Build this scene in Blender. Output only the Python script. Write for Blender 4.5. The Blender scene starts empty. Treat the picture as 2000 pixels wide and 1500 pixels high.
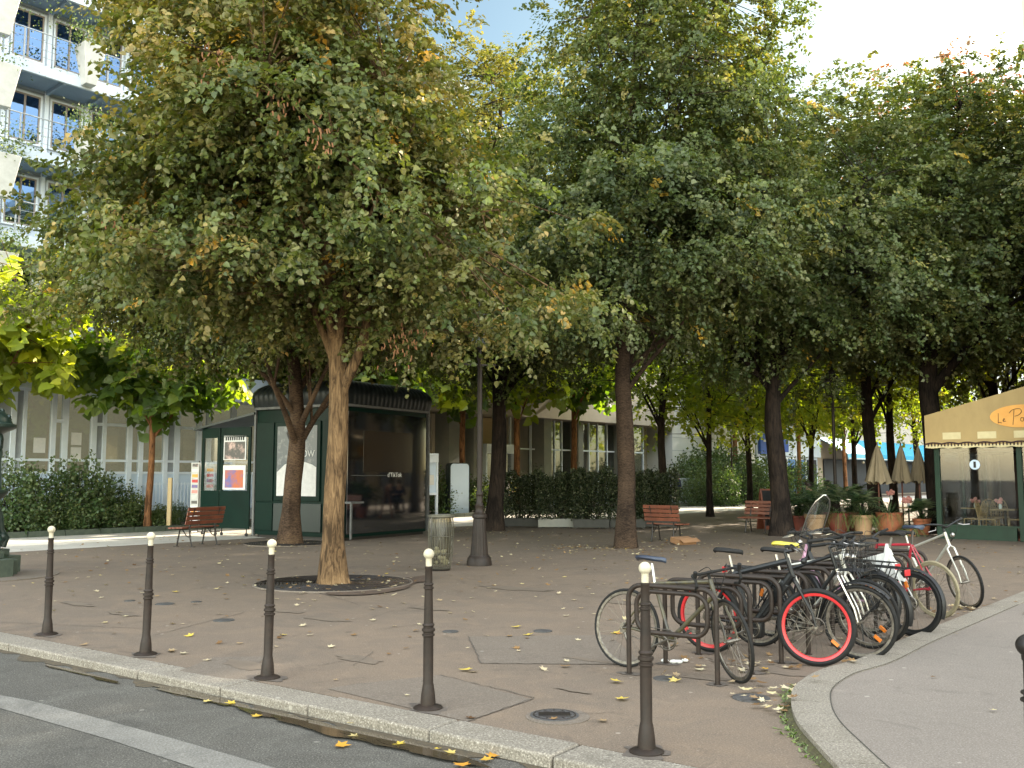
import bpy, math, random
import numpy as np
from mathutils import Vector, Matrix
R = math.radians
S = bpy.context.scene
# ---------------------------------------------------------------- camera
F = 1850.0; HC = 1.65; PITCH = math.atan(180 / 1850.0)
cam_d = bpy.data.cameras.new('camera'); cam = bpy.data.objects.new('camera', cam_d); S.collection.objects.link(cam)
cam.location = (0, 0, HC); cam.rotation_euler = (R(90) + PITCH, 0, 0)
cam_d.sensor_width = 36; cam_d.lens = 36 * F / 2000; cam_d.clip_start = .05; cam_d.clip_end = 2000
S.camera = cam
# ---------------------------------------------------------------- world, sun, exposure
SUN_AZ, SUN_EL = R(42.6), R(25)
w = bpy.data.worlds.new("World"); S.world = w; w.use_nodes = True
nt = w.node_tree; nt.nodes.clear()
sky = nt.nodes.new('ShaderNodeTexSky'); sky.sky_type = 'NISHITA'; sky.sun_disc = False
sky.sun_elevation = SUN_EL; sky.sun_rotation = SUN_AZ; sky.air_density = 1.0; sky.dust_density = 1.6; sky.ozone_density = 1.2
bg = nt.nodes.new('ShaderNodeBackground'); bg.inputs['Strength'].default_value = .15
ow = nt.nodes.new('ShaderNodeOutputWorld')
# warm balance of the sky, dimmed ahead, with added fill brightness behind the camera
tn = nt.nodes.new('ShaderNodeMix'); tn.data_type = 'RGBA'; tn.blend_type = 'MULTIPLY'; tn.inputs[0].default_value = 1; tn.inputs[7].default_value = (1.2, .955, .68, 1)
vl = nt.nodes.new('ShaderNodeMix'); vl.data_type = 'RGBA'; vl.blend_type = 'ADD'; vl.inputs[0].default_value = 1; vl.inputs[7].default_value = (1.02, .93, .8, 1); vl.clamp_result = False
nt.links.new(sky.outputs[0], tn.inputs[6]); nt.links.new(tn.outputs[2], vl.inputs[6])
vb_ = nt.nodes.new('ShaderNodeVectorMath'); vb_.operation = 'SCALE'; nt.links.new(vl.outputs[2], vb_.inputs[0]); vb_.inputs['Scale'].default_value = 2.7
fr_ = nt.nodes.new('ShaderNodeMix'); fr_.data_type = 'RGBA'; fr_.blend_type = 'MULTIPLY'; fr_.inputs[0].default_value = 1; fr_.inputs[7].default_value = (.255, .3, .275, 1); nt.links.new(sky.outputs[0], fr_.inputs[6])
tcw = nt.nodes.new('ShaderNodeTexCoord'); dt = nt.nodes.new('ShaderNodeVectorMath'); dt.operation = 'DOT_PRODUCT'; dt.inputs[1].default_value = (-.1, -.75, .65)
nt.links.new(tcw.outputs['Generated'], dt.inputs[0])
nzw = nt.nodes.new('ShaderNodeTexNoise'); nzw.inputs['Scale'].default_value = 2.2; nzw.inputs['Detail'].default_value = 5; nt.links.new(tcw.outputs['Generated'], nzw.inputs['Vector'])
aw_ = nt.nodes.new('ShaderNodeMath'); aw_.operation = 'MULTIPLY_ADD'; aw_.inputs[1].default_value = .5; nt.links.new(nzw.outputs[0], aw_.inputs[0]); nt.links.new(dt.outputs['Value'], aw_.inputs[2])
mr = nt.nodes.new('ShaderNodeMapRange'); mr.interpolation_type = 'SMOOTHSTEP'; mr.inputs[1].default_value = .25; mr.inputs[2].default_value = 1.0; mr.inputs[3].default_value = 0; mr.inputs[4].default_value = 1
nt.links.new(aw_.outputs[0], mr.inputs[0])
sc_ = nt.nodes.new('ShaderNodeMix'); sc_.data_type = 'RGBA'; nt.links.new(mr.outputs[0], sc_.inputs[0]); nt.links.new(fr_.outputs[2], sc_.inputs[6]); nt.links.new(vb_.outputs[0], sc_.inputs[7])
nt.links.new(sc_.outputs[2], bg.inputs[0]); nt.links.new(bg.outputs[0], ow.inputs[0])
sd = bpy.data.lights.new('sun', 'SUN'); sd.energy = 5.0; sd.angle = R(.5); sd.color = (1, .87, .68)
sun = bpy.data.objects.new('sun', sd); S.collection.objects.link(sun)
SV = Vector((math.sin(SUN_AZ) * math.cos(SUN_EL), math.cos(SUN_AZ) * math.cos(SUN_EL), math.sin(SUN_EL)))
sun.rotation_euler = (-SV).to_track_quat('-Z', 'Y').to_euler(); sun.location = SV * 100
S.view_settings.view_transform = 'Standard'; S.view_settings.look = 'None'
S.view_settings.exposure = 2.08; S.view_settings.gamma = 1
cy = S.cycles
cy.max_bounces = 6; cy.diffuse_bounces = 3; cy.glossy_bounces = 3; cy.transmission_bounces = 4; cy.transparent_max_bounces = 8
cy.sample_clamp_indirect = 6; cy.use_denoising = True; cy.caustics_reflective = False; cy.caustics_refractive = False
# ---------------------------------------------------------------- helpers
def ray(px, py):
    dx = (px - 1000) / F; dz = -(py - 750) / F; c, s = math.cos(PITCH), math.sin(PITCH)
    return dx, c - dz * s, s + dz * c
def G(px, py, z=0.0):
    x, y, zz = ray(px, py); t = (z - HC) / zz
    return Vector((x * t, y * t, z))
def at(px, py, Y):
    x, y, zz = ray(px, py); t = Y / y
    return Vector((x * t, Y, HC + zz * t))
def col():
    return S.collection
def tag(o, label=None, cat=None, group=None, kind=None):
    if label: o['label'] = label
    if cat: o['category'] = cat
    if group: o['group'] = group
    if kind: o['kind'] = kind
    return o
def empty(name, loc=(0, 0, 0), rz=0, label=None, cat=None, group=None):
    o = bpy.data.objects.new(name, None); o.empty_display_size = .1; col().objects.link(o)
    o.location = loc; o.rotation_euler = (0, 0, rz)
    return tag(o, label, cat, group)
def copy_tree(o, parent=None):
    c = o.copy(); col().objects.link(c); c.parent = parent
    for ch in list(o.children): copy_tree(ch, c)
    return c
class MB:
    def __init__(s): s.v = []; s.f = []; s.M = None; s.mi = []; s.cur = 0
    def add(s, vs, fs):
        n = len(s.v)
        if s.M is not None: vs = [tuple(s.M @ Vector(p)) for p in vs]
        s.v += [tuple(p) for p in vs]; s.f += [tuple(i + n for i in f) for f in fs]; s.mi += [s.cur] * len(fs)
        return s
    def box(s, a, b, rot=None, c=None):
        (x0, y0, z0), (x1, y1, z1) = a, b
        vs = [(x0, y0, z0), (x1, y0, z0), (x1, y1, z0), (x0, y1, z0), (x0, y0, z1), (x1, y0, z1), (x1, y1, z1), (x0, y1, z1)]
        return s.add(vs, [(3, 2, 1, 0), (4, 5, 6, 7), (0, 1, 5, 4), (1, 2, 6, 5), (2, 3, 7, 6), (3, 0, 4, 7)])
    def beam(s, p, q, wdt, h, up=(0, 0, 1)):
        p, q = Vector(p), Vector(q); d = (q - p).normalized(); sd_ = d.cross(Vector(up)).normalized(); u2 = sd_.cross(d)
        vs = []
        for e in (p, q):
            for sx, sz in ((-1, -1), (1, -1), (1, 1), (-1, 1)): vs.append(e + sd_ * sx * wdt / 2 + u2 * sz * h / 2)
        return s.add(vs, [(0, 1, 2, 3), (7, 6, 5, 4), (0, 4, 5, 1), (1, 5, 6, 2), (2, 6, 7, 3), (3, 7, 4, 0)])
    def tube(s, pts, r, n=8, closed=False, cap=True):
        pts = [Vector(p) for p in pts]; m = len(pts)
        rs = r if isinstance(r, (list, tuple)) else [r] * m
        tang = []
        for i in range(m):
            if closed: t = pts[(i + 1) % m] - pts[i - 1]
            else: t = pts[min(i + 1, m - 1)] - pts[max(i - 1, 0)]
            tang.append(t.normalized() if t.length > 1e-9 else Vector((0, 0, 1)))
        t0 = tang[0]; a = Vector((0, 0, 1)) if abs(t0.z) < .9 else Vector((1, 0, 0))
        nrm = t0.cross(a).normalized(); vs = []
        for i in range(m):
            t = tang[i]; nrm = (nrm - t * nrm.dot(t))
            nrm = nrm.normalized() if nrm.length > 1e-6 else t.orthogonal().normalized()
            b = t.cross(nrm)
            for k in range(n):
                an = 2 * math.pi * k / n
                vs.append(pts[i] + (nrm * math.cos(an) + b * math.sin(an)) * rs[i])
        fs = []
        for i in range(m if closed else m - 1):
            j = (i + 1) % m
            for k in range(n): fs.append((i * n + k, i * n + (k + 1) % n, j * n + (k + 1) % n, j * n + k))
        if cap and not closed and n > 2: fs += [tuple(range(n))[::-1], tuple((m - 1) * n + k for k in range(n))]
        return s.add(vs, fs)
    def lathe(s, prof, n=20, c=(0, 0, 0), flute=0, amp=0, sq=None):
        vs = []; fs = []; m = len(prof)
        for j, (r, z) in enumerate(prof):
            for k in range(n):
                an = 2 * math.pi * k / n; rr = r
                if flute: rr = r * (1 - amp * (.5 + .5 * math.cos(an * flute)))
                vs.append((c[0] + rr * math.cos(an), c[1] + rr * math.sin(an), c[2] + z))
        for j in range(m - 1):
            for k in range(n): fs.append((j * n + k, j * n + (k + 1) % n, (j + 1) * n + (k + 1) % n, (j + 1) * n + k))
        fs += [tuple(range(n))[::-1], tuple((m - 1) * n + k for k in range(n))]
        return s.add(vs, fs)
    def prism(s, poly, z0, z1):
        n = len(poly)
        vs = [(p[0], p[1], z0) for p in poly] + [(p[0], p[1], z1) for p in poly]
        a = sum(poly[i][0] * poly[(i + 1) % n][1] - poly[(i + 1) % n][0] * poly[i][1] for i in range(n))
        fs = [tuple(range(n))[::-1], tuple(range(n, 2 * n))] + [(i, (i + 1) % n, n + (i + 1) % n, n + i) for i in range(n)]
        if a < 0: fs = [f[::-1] for f in fs]
        return s.add(vs, fs)
    def strip(s, A, B, thick=0):
        n = len(A); vs = list(A) + list(B)
        return s.add(vs, [(i, i + 1, n + i + 1, n + i) for i in range(n - 1)])
    def sphere(s, c, r, n=14, m=9, sc=(1, 1, 1)):
        prof = [(max(1e-4, math.sin(math.pi * j / m)), -math.cos(math.pi * j / m)) for j in range(m + 1)]
        vs = []; fs = []
        for rr, z in prof:
            for k in range(n):
                an = 2 * math.pi * k / n
                vs.append((c[0] + r * sc[0] * rr * math.cos(an), c[1] + r * sc[1] * rr * math.sin(an), c[2] + r * sc[2] * z))
        for j in range(m):
            for k in range(n): fs.append((j * n + k, j * n + (k + 1) % n, (j + 1) * n + (k + 1) % n, (j + 1) * n + k))
        return s.add(vs, fs)
    def build(s, name, m, parent=None, smooth=True, bevel=0, ang=35, solid=0):
        me = bpy.data.meshes.new(name); me.from_pydata(s.v, [], s.f)
        ms = m if isinstance(m, (list, tuple)) else [m]
        for x in ms: me.materials.append(x)
        if len(ms) > 1: me.polygons.foreach_set('material_index', s.mi)
        if smooth:
            me.polygons.foreach_set('use_smooth', [True] * len(me.polygons)); me.set_sharp_from_angle(angle=R(ang))
        me.update()
        o = bpy.data.objects.new(name, me); col().objects.link(o)
        if parent: o.parent = parent
        if bevel:
            b = o.modifiers.new('bevel', 'BEVEL'); b.width = bevel; b.segments = 2; b.limit_method = 'ANGLE'; b.angle_limit = R(50)
        return o
def crm(pts, k=6, closed=False):
    P = [Vector(p) for p in pts]; n = len(P); out = []
    for i in range(n if closed else n - 1):
        if closed: p0, p1, p2, p3 = P[i - 1], P[i], P[(i + 1) % n], P[(i + 2) % n]
        else: p0, p1, p2, p3 = P[max(i - 1, 0)], P[i], P[i + 1], P[min(i + 2, n - 1)]
        for j in range(k):
            t = j / k
            out.append(.5 * ((2 * p1) + (p2 - p0) * t + (2 * p0 - 5 * p1 + 4 * p2 - p3) * t * t + (3 * p1 - p0 - 3 * p2 + p3) * t ** 3))
    if not closed: out.append(P[-1])
    return out
def arc(c, r, a0, a1, n, ax=(1, 0, 0), ay=(0, 0, 1)):
    c, ax, ay = Vector(c), Vector(ax), Vector(ay)
    return [c + ax * r * math.cos(R(a0 + (a1 - a0) * i / n)) + ay * r * math.sin(R(a0 + (a1 - a0) * i / n)) for i in range(n + 1)]
# ---------------------------------------------------------------- materials
def mat(name, c, rough=.7, metal=0, c2=None, ns=4, detail=5, bump=0, bs=60, spec=.5, coat=0, stretch=(1, 1, 1), lo=.35, hi=.65, emit=None, trans=0, alpha=1):
    m = bpy.data.materials.new(name); m.use_nodes = True; t = m.node_tree; N = t.nodes; L = t.links
    p = N['Principled BSDF']; p.inputs['Roughness'].default_value = rough; p.inputs['Metallic'].default_value = metal
    p.inputs['Specular IOR Level'].default_value = spec; p.inputs['Coat Weight'].default_value = coat; p.inputs['Coat Roughness'].default_value = .04
    if c2 is None: c2 = tuple(x * .78 for x in c)
    tc = N.new('ShaderNodeTexCoord'); mp = N.new('ShaderNodeMapping'); mp.inputs['Scale'].default_value = stretch
    L.new(tc.outputs['Object'], mp.inputs[0])
    nz = N.new('ShaderNodeTexNoise'); nz.inputs['Scale'].default_value = ns; nz.inputs['Detail'].default_value = detail; nz.inputs['Roughness'].default_value = .65
    L.new(mp.outputs[0], nz.inputs['Vector'])
    rp = N.new('ShaderNodeValToRGB'); rp.color_ramp.elements[0].position = lo; rp.color_ramp.elements[1].position = hi
    rp.color_ramp.elements[0].color = (*c, 1); rp.color_ramp.elements[1].color = (*c2, 1)
    L.new(nz.outputs[0], rp.inputs[0]); L.new(rp.outputs[0], p.inputs['Base Color'])
    if bump:
        n2 = N.new('ShaderNodeTexNoise'); n2.inputs['Scale'].default_value = bs; n2.inputs['Detail'].default_value = 4
        L.new(mp.outputs[0], n2.inputs['Vector'])
        b = N.new('ShaderNodeBump'); b.inputs['Strength'].default_value = bump; b.inputs['Distance'].default_value = .02
        L.new(n2.outputs[0], b.inputs['Height']); L.new(b.outputs[0], p.inputs['Normal'])
    return m
def glass_mat(name, tint=(.9, .95, .95), refl=.12, rough=.02, gcol=(1, 1, 1)):
    m = bpy.data.materials.new(name); m.use_nodes = True; t = m.node_tree; N = t.nodes; L = t.links; N.clear()
    o = N.new('ShaderNodeOutputMaterial'); tr = N.new('ShaderNodeBsdfTransparent'); tr.inputs[0].default_value = (*tint, 1)
    g = N.new('ShaderNodeBsdfGlossy'); g.inputs['Roughness'].default_value = rough; g.inputs[0].default_value = (*gcol, 1)
    lw = N.new('ShaderNodeLayerWeight'); lw.inputs[0].default_value = .5
    pw_ = N.new('ShaderNodeMath'); pw_.operation = 'POWER'; pw_.inputs[1].default_value = 4; L.new(lw.outputs['Facing'], pw_.inputs[0])
    ad = N.new('ShaderNodeMath'); ad.operation = 'ADD'; ad.inputs[1].default_value = refl * .6 + .03; ad.use_clamp = True
    mx = N.new('ShaderNodeMixShader'); L.new(pw_.outputs[0], ad.inputs[0]); L.new(ad.outputs[0], mx.inputs[0])
    L.new(tr.outputs[0], mx.inputs[1]); L.new(g.outputs[0], mx.inputs[2]); L.new(mx.outputs[0], o.inputs[0])
    return m
def leaf_mat(name, stops, under=(.2, .22, .12), under_amt=.5, transl=.32, tcol=(1.5, 1.6, .5), gloss=.03, rough=.5):
    m = bpy.data.materials.new(name); m.use_nodes = True; t = m.node_tree; N = t.nodes; L = t.links; N.clear()
    o = N.new('ShaderNodeOutputMaterial'); at_ = N.new('ShaderNodeAttribute'); at_.attribute_name = 'var'
    rp = N.new('ShaderNodeValToRGB'); e = rp.color_ramp.elements
    e[0].position = stops[0][0]; e[0].color = (*stops[0][1], 1); e[1].position = stops[-1][0]; e[1].color = (*stops[-1][1], 1)
    for p, c in stops[1:-1]: x = e.new(p); x.color = (*c, 1)
    L.new(at_.outputs['Fac'], rp.inputs[0])
    ge = N.new('ShaderNodeNewGeometry'); mm = N.new('ShaderNodeMath'); mm.operation = 'MULTIPLY'; mm.inputs[1].default_value = under_amt
    L.new(ge.outputs['Backfacing'], mm.inputs[0])
    mx = N.new('ShaderNodeMix'); mx.data_type = 'RGBA'; L.new(mm.outputs[0], mx.inputs[0]); L.new(rp.outputs[0], mx.inputs[6]); mx.inputs[7].default_value = (*under, 1)
    d = N.new('ShaderNodeBsdfDiffuse'); L.new(mx.outputs[2], d.inputs[0])
    tm = N.new('ShaderNodeMix'); tm.data_type = 'RGBA'; tm.blend_type = 'MULTIPLY'; tm.inputs[0].default_value = 1; tm.clamp_result = False
    L.new(rp.outputs[0], tm.inputs[6]); tm.inputs[7].default_value = (*tcol, 1)
    tl = N.new('ShaderNodeBsdfTranslucent'); L.new(tm.outputs[2], tl.inputs[0])
    m1 = N.new('ShaderNodeMixShader'); m1.inputs[0].default_value = transl; L.new(d.outputs[0], m1.inputs[1]); L.new(tl.outputs[0], m1.inputs[2])
    g = N.new('ShaderNodeBsdfGlossy'); g.inputs['Roughness'].default_value = rough; g.inputs[0].default_value = (1, .97, .9, 1)
    m2 = N.new('ShaderNodeMixShader'); m2.inputs[0].default_value = gloss; L.new(m1.outputs[0], m2.inputs[1]); L.new(g.outputs[0], m2.inputs[2])
    L.new(m2.outputs[0], o.inputs[0])
    return m
def ground_mat(name, base, dark, light, speck=.35, ss=260, stain=.6, crack=0, rough=.85, bump=.25, warm=None, sc1=.35):
    m = bpy.data.materials.new(name); m.use_nodes = True; t = m.node_tree; N = t.nodes; L = t.links
    p = N['Principled BSDF']; p.inputs['Roughness'].default_value = rough; p.inputs['Specular IOR Level'].default_value = .35
    tc = N.new('ShaderNodeTexCoord'); C = tc.outputs['Object']
    def noise(sc, det=5, ro=.6, dist=0):
        n = N.new('ShaderNodeTexNoise'); n.inputs['Scale'].default_value = sc; n.inputs['Detail'].default_value = det
        n.inputs['Roughness'].default_value = ro; n.inputs['Distortion'].default_value = dist; L.new(C, n.inputs['Vector']); return n.outputs[0]
    def ramp(src, a, b, ca=(0, 0, 0), cb=(1, 1, 1)):
        r = N.new('ShaderNodeValToRGB'); r.color_ramp.elements[0].position = a; r.color_ramp.elements[1].position = b
        r.color_ramp.elements[0].color = (*ca, 1); r.color_ramp.elements[1].color = (*cb, 1); L.new(src, r.inputs[0]); return r.outputs[0]
    def mix(f, a, b, bt='MIX'):
        x = N.new('ShaderNodeMix'); x.data_type = 'RGBA'; x.blend_type = bt
        if isinstance(f, (int, float)): x.inputs[0].default_value = f
        else: L.new(f, x.inputs[0])
        for i, q in ((6, a), (7, b)):
            if isinstance(q, tuple): x.inputs[i].default_value = (*q, 1)
            else: L.new(q, x.inputs[i])
        return x.outputs[2]
    c = ramp(noise(sc1, 6, .6, .6), .3, .7, base, dark)
    c = mix(ramp(noise(1.7, 5, .7, 1.2), .45, .8), c, warm or tuple(x * .85 for x in base))
    c = mix(ramp(noise(5, 6, .75), .58, .78, (0, 0, 0), (stain,) * 3), c, tuple(x * .6 for x in dark))
    sp = noise(ss, 2, .8)
    c = mix(ramp(sp, .35, .52, (speck,) * 3, (0, 0, 0)), c, tuple(x * .35 for x in dark))
    c = mix(ramp(sp, .56, .68, (0, 0, 0), (speck,) * 3), c, light)
    c = mix(ramp(noise(38, 4, .7), .5, .72, (0, 0, 0), (.4,) * 3), c, tuple(x * .7 for x in dark))
    for sc_v, th, cc in ((1.9, .035, tuple(x * .4 for x in dark)), (3.1, .05, light), (.9, .03, tuple(x * .3 for x in dark))):
        vo = N.new('ShaderNodeTexVoronoi'); vo.inputs['Scale'].default_value = sc_v; vo.inputs['Randomness'].default_value = 1; L.new(C, vo.inputs['Vector'])
        c = mix(ramp(vo.outputs['Distance'], th, th * 1.35, (.5, .5, .5), (0, 0, 0)), c, cc)
    c = mix(ramp(noise(.8, 6, .75, 2.5), .56, .66, (0, 0, 0), (.38,) * 3), c, tuple(x * .55 for x in dark))
    c = mix(ramp(noise(2.6, 7, .8, 3), .57, .64, (0, 0, 0), (.3,) * 3), c, tuple(min(1, x * 1.5) for x in base))
    if crack:
        v = N.new('ShaderNodeTexVoronoi'); v.feature = 'DISTANCE_TO_EDGE'; v.inputs['Scale'].default_value = crack
        dn = N.new('ShaderNodeTexNoise'); dn.inputs['Scale'].default_value = 1.5; L.new(C, dn.inputs['Vector'])
        mv = N.new('ShaderNodeMix'); mv.data_type = 'VECTOR'; mv.inputs[0].default_value = .35; L.new(C, mv.inputs[4]); L.new(dn.outputs['Color'], mv.inputs[5])
        L.new(mv.outputs[1], v.inputs['Vector'])
        c = mix(ramp(v.outputs['Distance'], .0, .0045, (.65,) * 3, (0, 0, 0)), c, tuple(x * .3 for x in dark))
    L.new(c, p.inputs['Base Color'])
    b = N.new('ShaderNodeBump'); b.inputs['Strength'].default_value = bump; b.inputs['Distance'].default_value = .006
    L.new(sp, b.inputs['Height']); L.new(b.outputs[0], p.inputs['Normal'])
    return m
def bark_mat(name, a, b, sc=9, horiz=False):
    m = bpy.data.materials.new(name); m.use_nodes = True; t = m.node_tree; N = t.nodes; L = t.links
    p = N['Principled BSDF']; p.inputs['Roughness'].default_value = .9; p.inputs['Specular IOR Level'].default_value = .2
    tc = N.new('ShaderNodeTexCoord'); mp = N.new('ShaderNodeMapping'); mp.inputs['Scale'].default_value = (1, 1, 3.2) if horiz else (1, 1, .16)
    L.new(tc.outputs['Object'], mp.inputs[0])
    n = N.new('ShaderNodeTexNoise'); n.inputs['Scale'].default_value = sc * 2.2; n.inputs['Detail'].default_value = 8; n.inputs['Roughness'].default_value = .7; n.inputs['Distortion'].default_value = .8
    L.new(mp.outputs[0], n.inputs['Vector'])
    n3 = N.new('ShaderNodeTexNoise'); n3.inputs['Scale'].default_value = 1.6; n3.inputs['Detail'].default_value = 4; L.new(tc.outputs['Object'], n3.inputs['Vector'])
    ad = N.new('ShaderNodeMath'); ad.operation = 'MULTIPLY_ADD'; ad.inputs[1].default_value = .5; L.new(n3.outputs[0], ad.inputs[0]); 
    sb = N.new('ShaderNodeMath'); sb.operation = 'SUBTRACT'; sb.inputs[1].default_value = .25; L.new(n.outputs[0], sb.inputs[0]); L.new(sb.outputs[0], ad.inputs[2])
    rp = N.new('ShaderNodeValToRGB'); e = rp.color_ramp.elements; e[0].position = .38; e[0].color = (*[x * .35 for x in b], 1); e[1].position = .66; e[1].color = (*a, 1)
    x = e.new(.5); x.color = (*b, 1)
    L.new(ad.outputs[0], rp.inputs[0]); L.new(rp.outputs[0], p.inputs['Base Color'])
    bu = N.new('ShaderNodeBump'); bu.inputs['Strength'].default_value = .9; bu.inputs['Distance'].default_value = .03; L.new(n.outputs[0], bu.inputs['Height']); L.new(bu.outputs[0], p.inputs['Normal'])
    return m
M = {}
M['plaza'] = ground_mat('plaza_asphalt', (.172, .126, .088), (.122, .095, .072), (.4, .34, .27), speck=.4, ss=85, warm=(.2, .142, .096))
M['slab'] = ground_mat('sidewalk_asphalt', (.2, .168, .14), (.165, .142, .12), (.4, .36, .31), speck=.45, ss=85, stain=.3)
M['road'] = ground_mat('road_asphalt', (.09, .082, .068), (.066, .061, .051), (.27, .25, .215), speck=.75, ss=85, stain=.3, bump=.7, warm=(.125, .118, .1))
M['patch'] = ground_mat('patch_asphalt', (.16, .126, .096), (.128, .103, .08), (.32, .3, .26), speck=.35, ss=85, stain=.3)
M['granite'] = ground_mat('granite', (.24, .21, .17), (.18, .155, .12), (.46, .42, .35), speck=.7, ss=75, stain=.35, rough=.8, sc1=1.5)
M['paving'] = ground_mat('pale_paving', (.5, .46, .4), (.4, .37, .32), (.62, .6, .55), speck=.2, ss=60, stain=.2, sc1=.8)
M['paint'] = ground_mat('worn_paint', (.2, .187, .162), (.135, .126, .11), (.4, .39, .37), speck=.45, ss=75, stain=.5, sc1=2.5)
M['soil'] = mat('soil', (.07, .048, .03), .95, c2=(.03, .022, .015), ns=6, bump=.8, bs=30)
M['earth'] = mat('bare_earth', (.1, .058, .034), .95, c2=(.055, .036, .024), ns=7, bump=.8, bs=40)
M['iron'] = mat('brown_iron', (.03, .02, .015), .5, c2=(.019, .014, .011), ns=12, spec=.25, bump=.05, bs=120)
M['iron_dk'] = mat('dark_iron', (.014, .011, .01), .45, c2=(.024, .018, .014), ns=9, spec=.4)
M['cover'] = mat('cast_cover', (.075, .07, .066), .6, c2=(.045, .043, .042), ns=30, bump=.5, bs=70)
M['cream'] = mat('cream_paint', (.52, .47, .35), .5, c2=(.38, .33, .23), ns=14)
M['green'] = mat('green_enamel', (.004, .018, .013), .3, c2=(.003, .013, .01), ns=2, spec=.1, coat=0)
M['green_dk'] = mat('black_green_glass', (.004, .006, .01), .05, c2=(.003, .005, .007), ns=1, spec=.9, coat=0)
M['green_grey'] = mat('grey_green_panel', (.008, .018, .017), .35, c2=(.006, .014, .014), ns=1.5)
M['cafe_green'] = mat('cafe_green', (.007, .032, .017), .45, c2=(.005, .024, .013), ns=5, spec=.3)
M['fount'] = mat('fountain_green', (.012, .028, .022), .35, c2=(.022, .04, .032), ns=9)
M['fount_base'] = mat('fountain_plinth', (.07, .085, .06), .7, c2=(.04, .055, .04), ns=8, bump=.2)
M['alu'] = mat('grey_trim', (.13, .13, .125), .5, metal=.2, c2=(.09, .09, .09), ns=6)
M['wood'] = mat('bench_wood', (.2, .06, .03), .5, c2=(.11, .035, .02), ns=5, stretch=(1, 1, 1), bump=.2, bs=40)
M['black'] = mat('black_rubber', (.008, .0075, .007), .7, c2=(.014, .013, .012), ns=20, spec=.25)
M['blackm'] = mat('black_metal', (.007, .007, .0075), .4, c2=(.013, .013, .013), ns=10, spec=.35)
M['chrome'] = mat('bright_steel', (.42, .4, .37), .28, metal=1, c2=(.4, .38, .36), ns=25)
M['steel'] = mat('dull_steel', (.2, .18, .15), .45, metal=.8, c2=(.1, .085, .07), ns=30)
M['red'] = mat('red_paint', (.42, .02, .025), .35, c2=(.5, .02, .02), ns=9)
M['redframe'] = mat('red_frame', (.35, .02, .035), .3, c2=(.28, .02, .03), ns=9)
M['white'] = mat('white_paint', (.55, .54, .51), .4, c2=(.47, .46, .43), ns=5)
M['orange'] = mat('orange_reflector', (.55, .15, .01), .3, c2=(.4, .1, .01), ns=40)
M['yellow'] = mat('yellow_cover', (.5, .42, .05), .5, c2=(.42, .34, .04), ns=9)
M['tan'] = mat('tan_tyre', (.24, .2, .12), .7, c2=(.18, .15, .09), ns=14)
M['bluegrey'] = mat('saddle_cover', (.03, .045, .075), .4, c2=(.02, .025, .04), ns=6)
M['card'] = mat('cardboard', (.32, .17, .08), .85, c2=(.26, .14, .07), ns=5)
M['terra'] = mat('terracotta', (.42, .14, .06), .8, c2=(.3, .1, .05), ns=6, bump=.1)
M['terra_p'] = mat('pale_terracotta', (.42, .26, .14), .85, c2=(.33, .2, .11), ns=6, bump=.1)
M['terra_d'] = mat('dark_terracotta', (.25, .06, .04), .6, c2=(.17, .045, .03), ns=5, bump=.1)
M['canvas'] = mat('awning_canvas', (.46, .325, .14), .85, c2=(.38, .265, .115), ns=1.6, bump=1.0, bs=2.2, stretch=(1, 1, .5))
M['canvas_l'] = mat('pale_canvas', (.68, .58, .33), .85, c2=(.6, .5, .28), ns=4)
M['orangesign'] = mat('orange_sign', (.85, .42, .1), .7, c2=(.78, .36, .08), ns=3)
M['brown'] = mat('dark_brown', (.06, .03, .025), .8, c2=(.04, .02, .02), ns=5)
M['umbrella'] = mat('umbrella_canvas', (.3, .235, .15), .9, c2=(.23, .18, .115), ns=5, stretch=(1, 1, .3))
M['rattan'] = mat('rattan', (.4, .26, .12), .6, c2=(.28, .17, .08), ns=18)
M['blue'] = mat('blue_paint', (.03, .1, .45), .5, c2=(.025, .08, .38), ns=4)
M['turq'] = mat('turquoise_canvas', (.03, .3, .45), .7, c2=(.025, .25, .4), ns=3)
M['facade'] = mat('white_panel', (.5, .56, .63), .5, c2=(.45, .51, .58), ns=1.2)
M['facade_b'] = mat('pale_blue_panel', (.6, .7, .82), .5, c2=(.55, .66, .78), ns=1)
M['winframe'] = mat('window_frame_white', (.74, .8, .87), .4, c2=(.68, .75, .83), ns=5)
M['greypost'] = mat('grey_post', (.33, .36, .38), .5, c2=(.28, .3, .32), ns=3)
M['wframe_br'] = mat('taupe_frame', (.3, .25, .22), .5, c2=(.26, .22, .2), ns=3)
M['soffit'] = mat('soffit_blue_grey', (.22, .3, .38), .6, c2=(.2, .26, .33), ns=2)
M['ochre'] = mat('ochre_board', (.55, .42, .22), .7, c2=(.5, .37, .2), ns=3, stretch=(1, 1, 12))
M['blind'] = mat('lit_room_blind', (.44, .39, .26), .8, c2=(.36, .32, .21), ns=1.2)
_p = M['blind'].node_tree.nodes['Principled BSDF']; _p.inputs['Emission Color'].default_value = (.5, .44, .28, 1); _p.inputs['Emission Strength'].default_value = .13
M['concrete'] = mat('concrete', (.24, .235, .21), .85, c2=(.2, .205, .19), ns=2.2, bump=.15)
M['beigewall'] = mat('beige_wall', (.46, .4, .33), .8, c2=(.38, .34, .28), ns=1.2)
M['palewall'] = mat('pale_wall', (.62, .62, .6), .8, c2=(.55, .56, .55), ns=.7)
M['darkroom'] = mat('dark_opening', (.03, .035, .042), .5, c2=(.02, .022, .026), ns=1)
M['pane'] = glass_mat('window_glass', (.75, .78, .8), .12)
M['panem'] = glass_mat('mirror_glass', (.12, .17, .28), .45, gcol=(.32, .52, .85))
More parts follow.
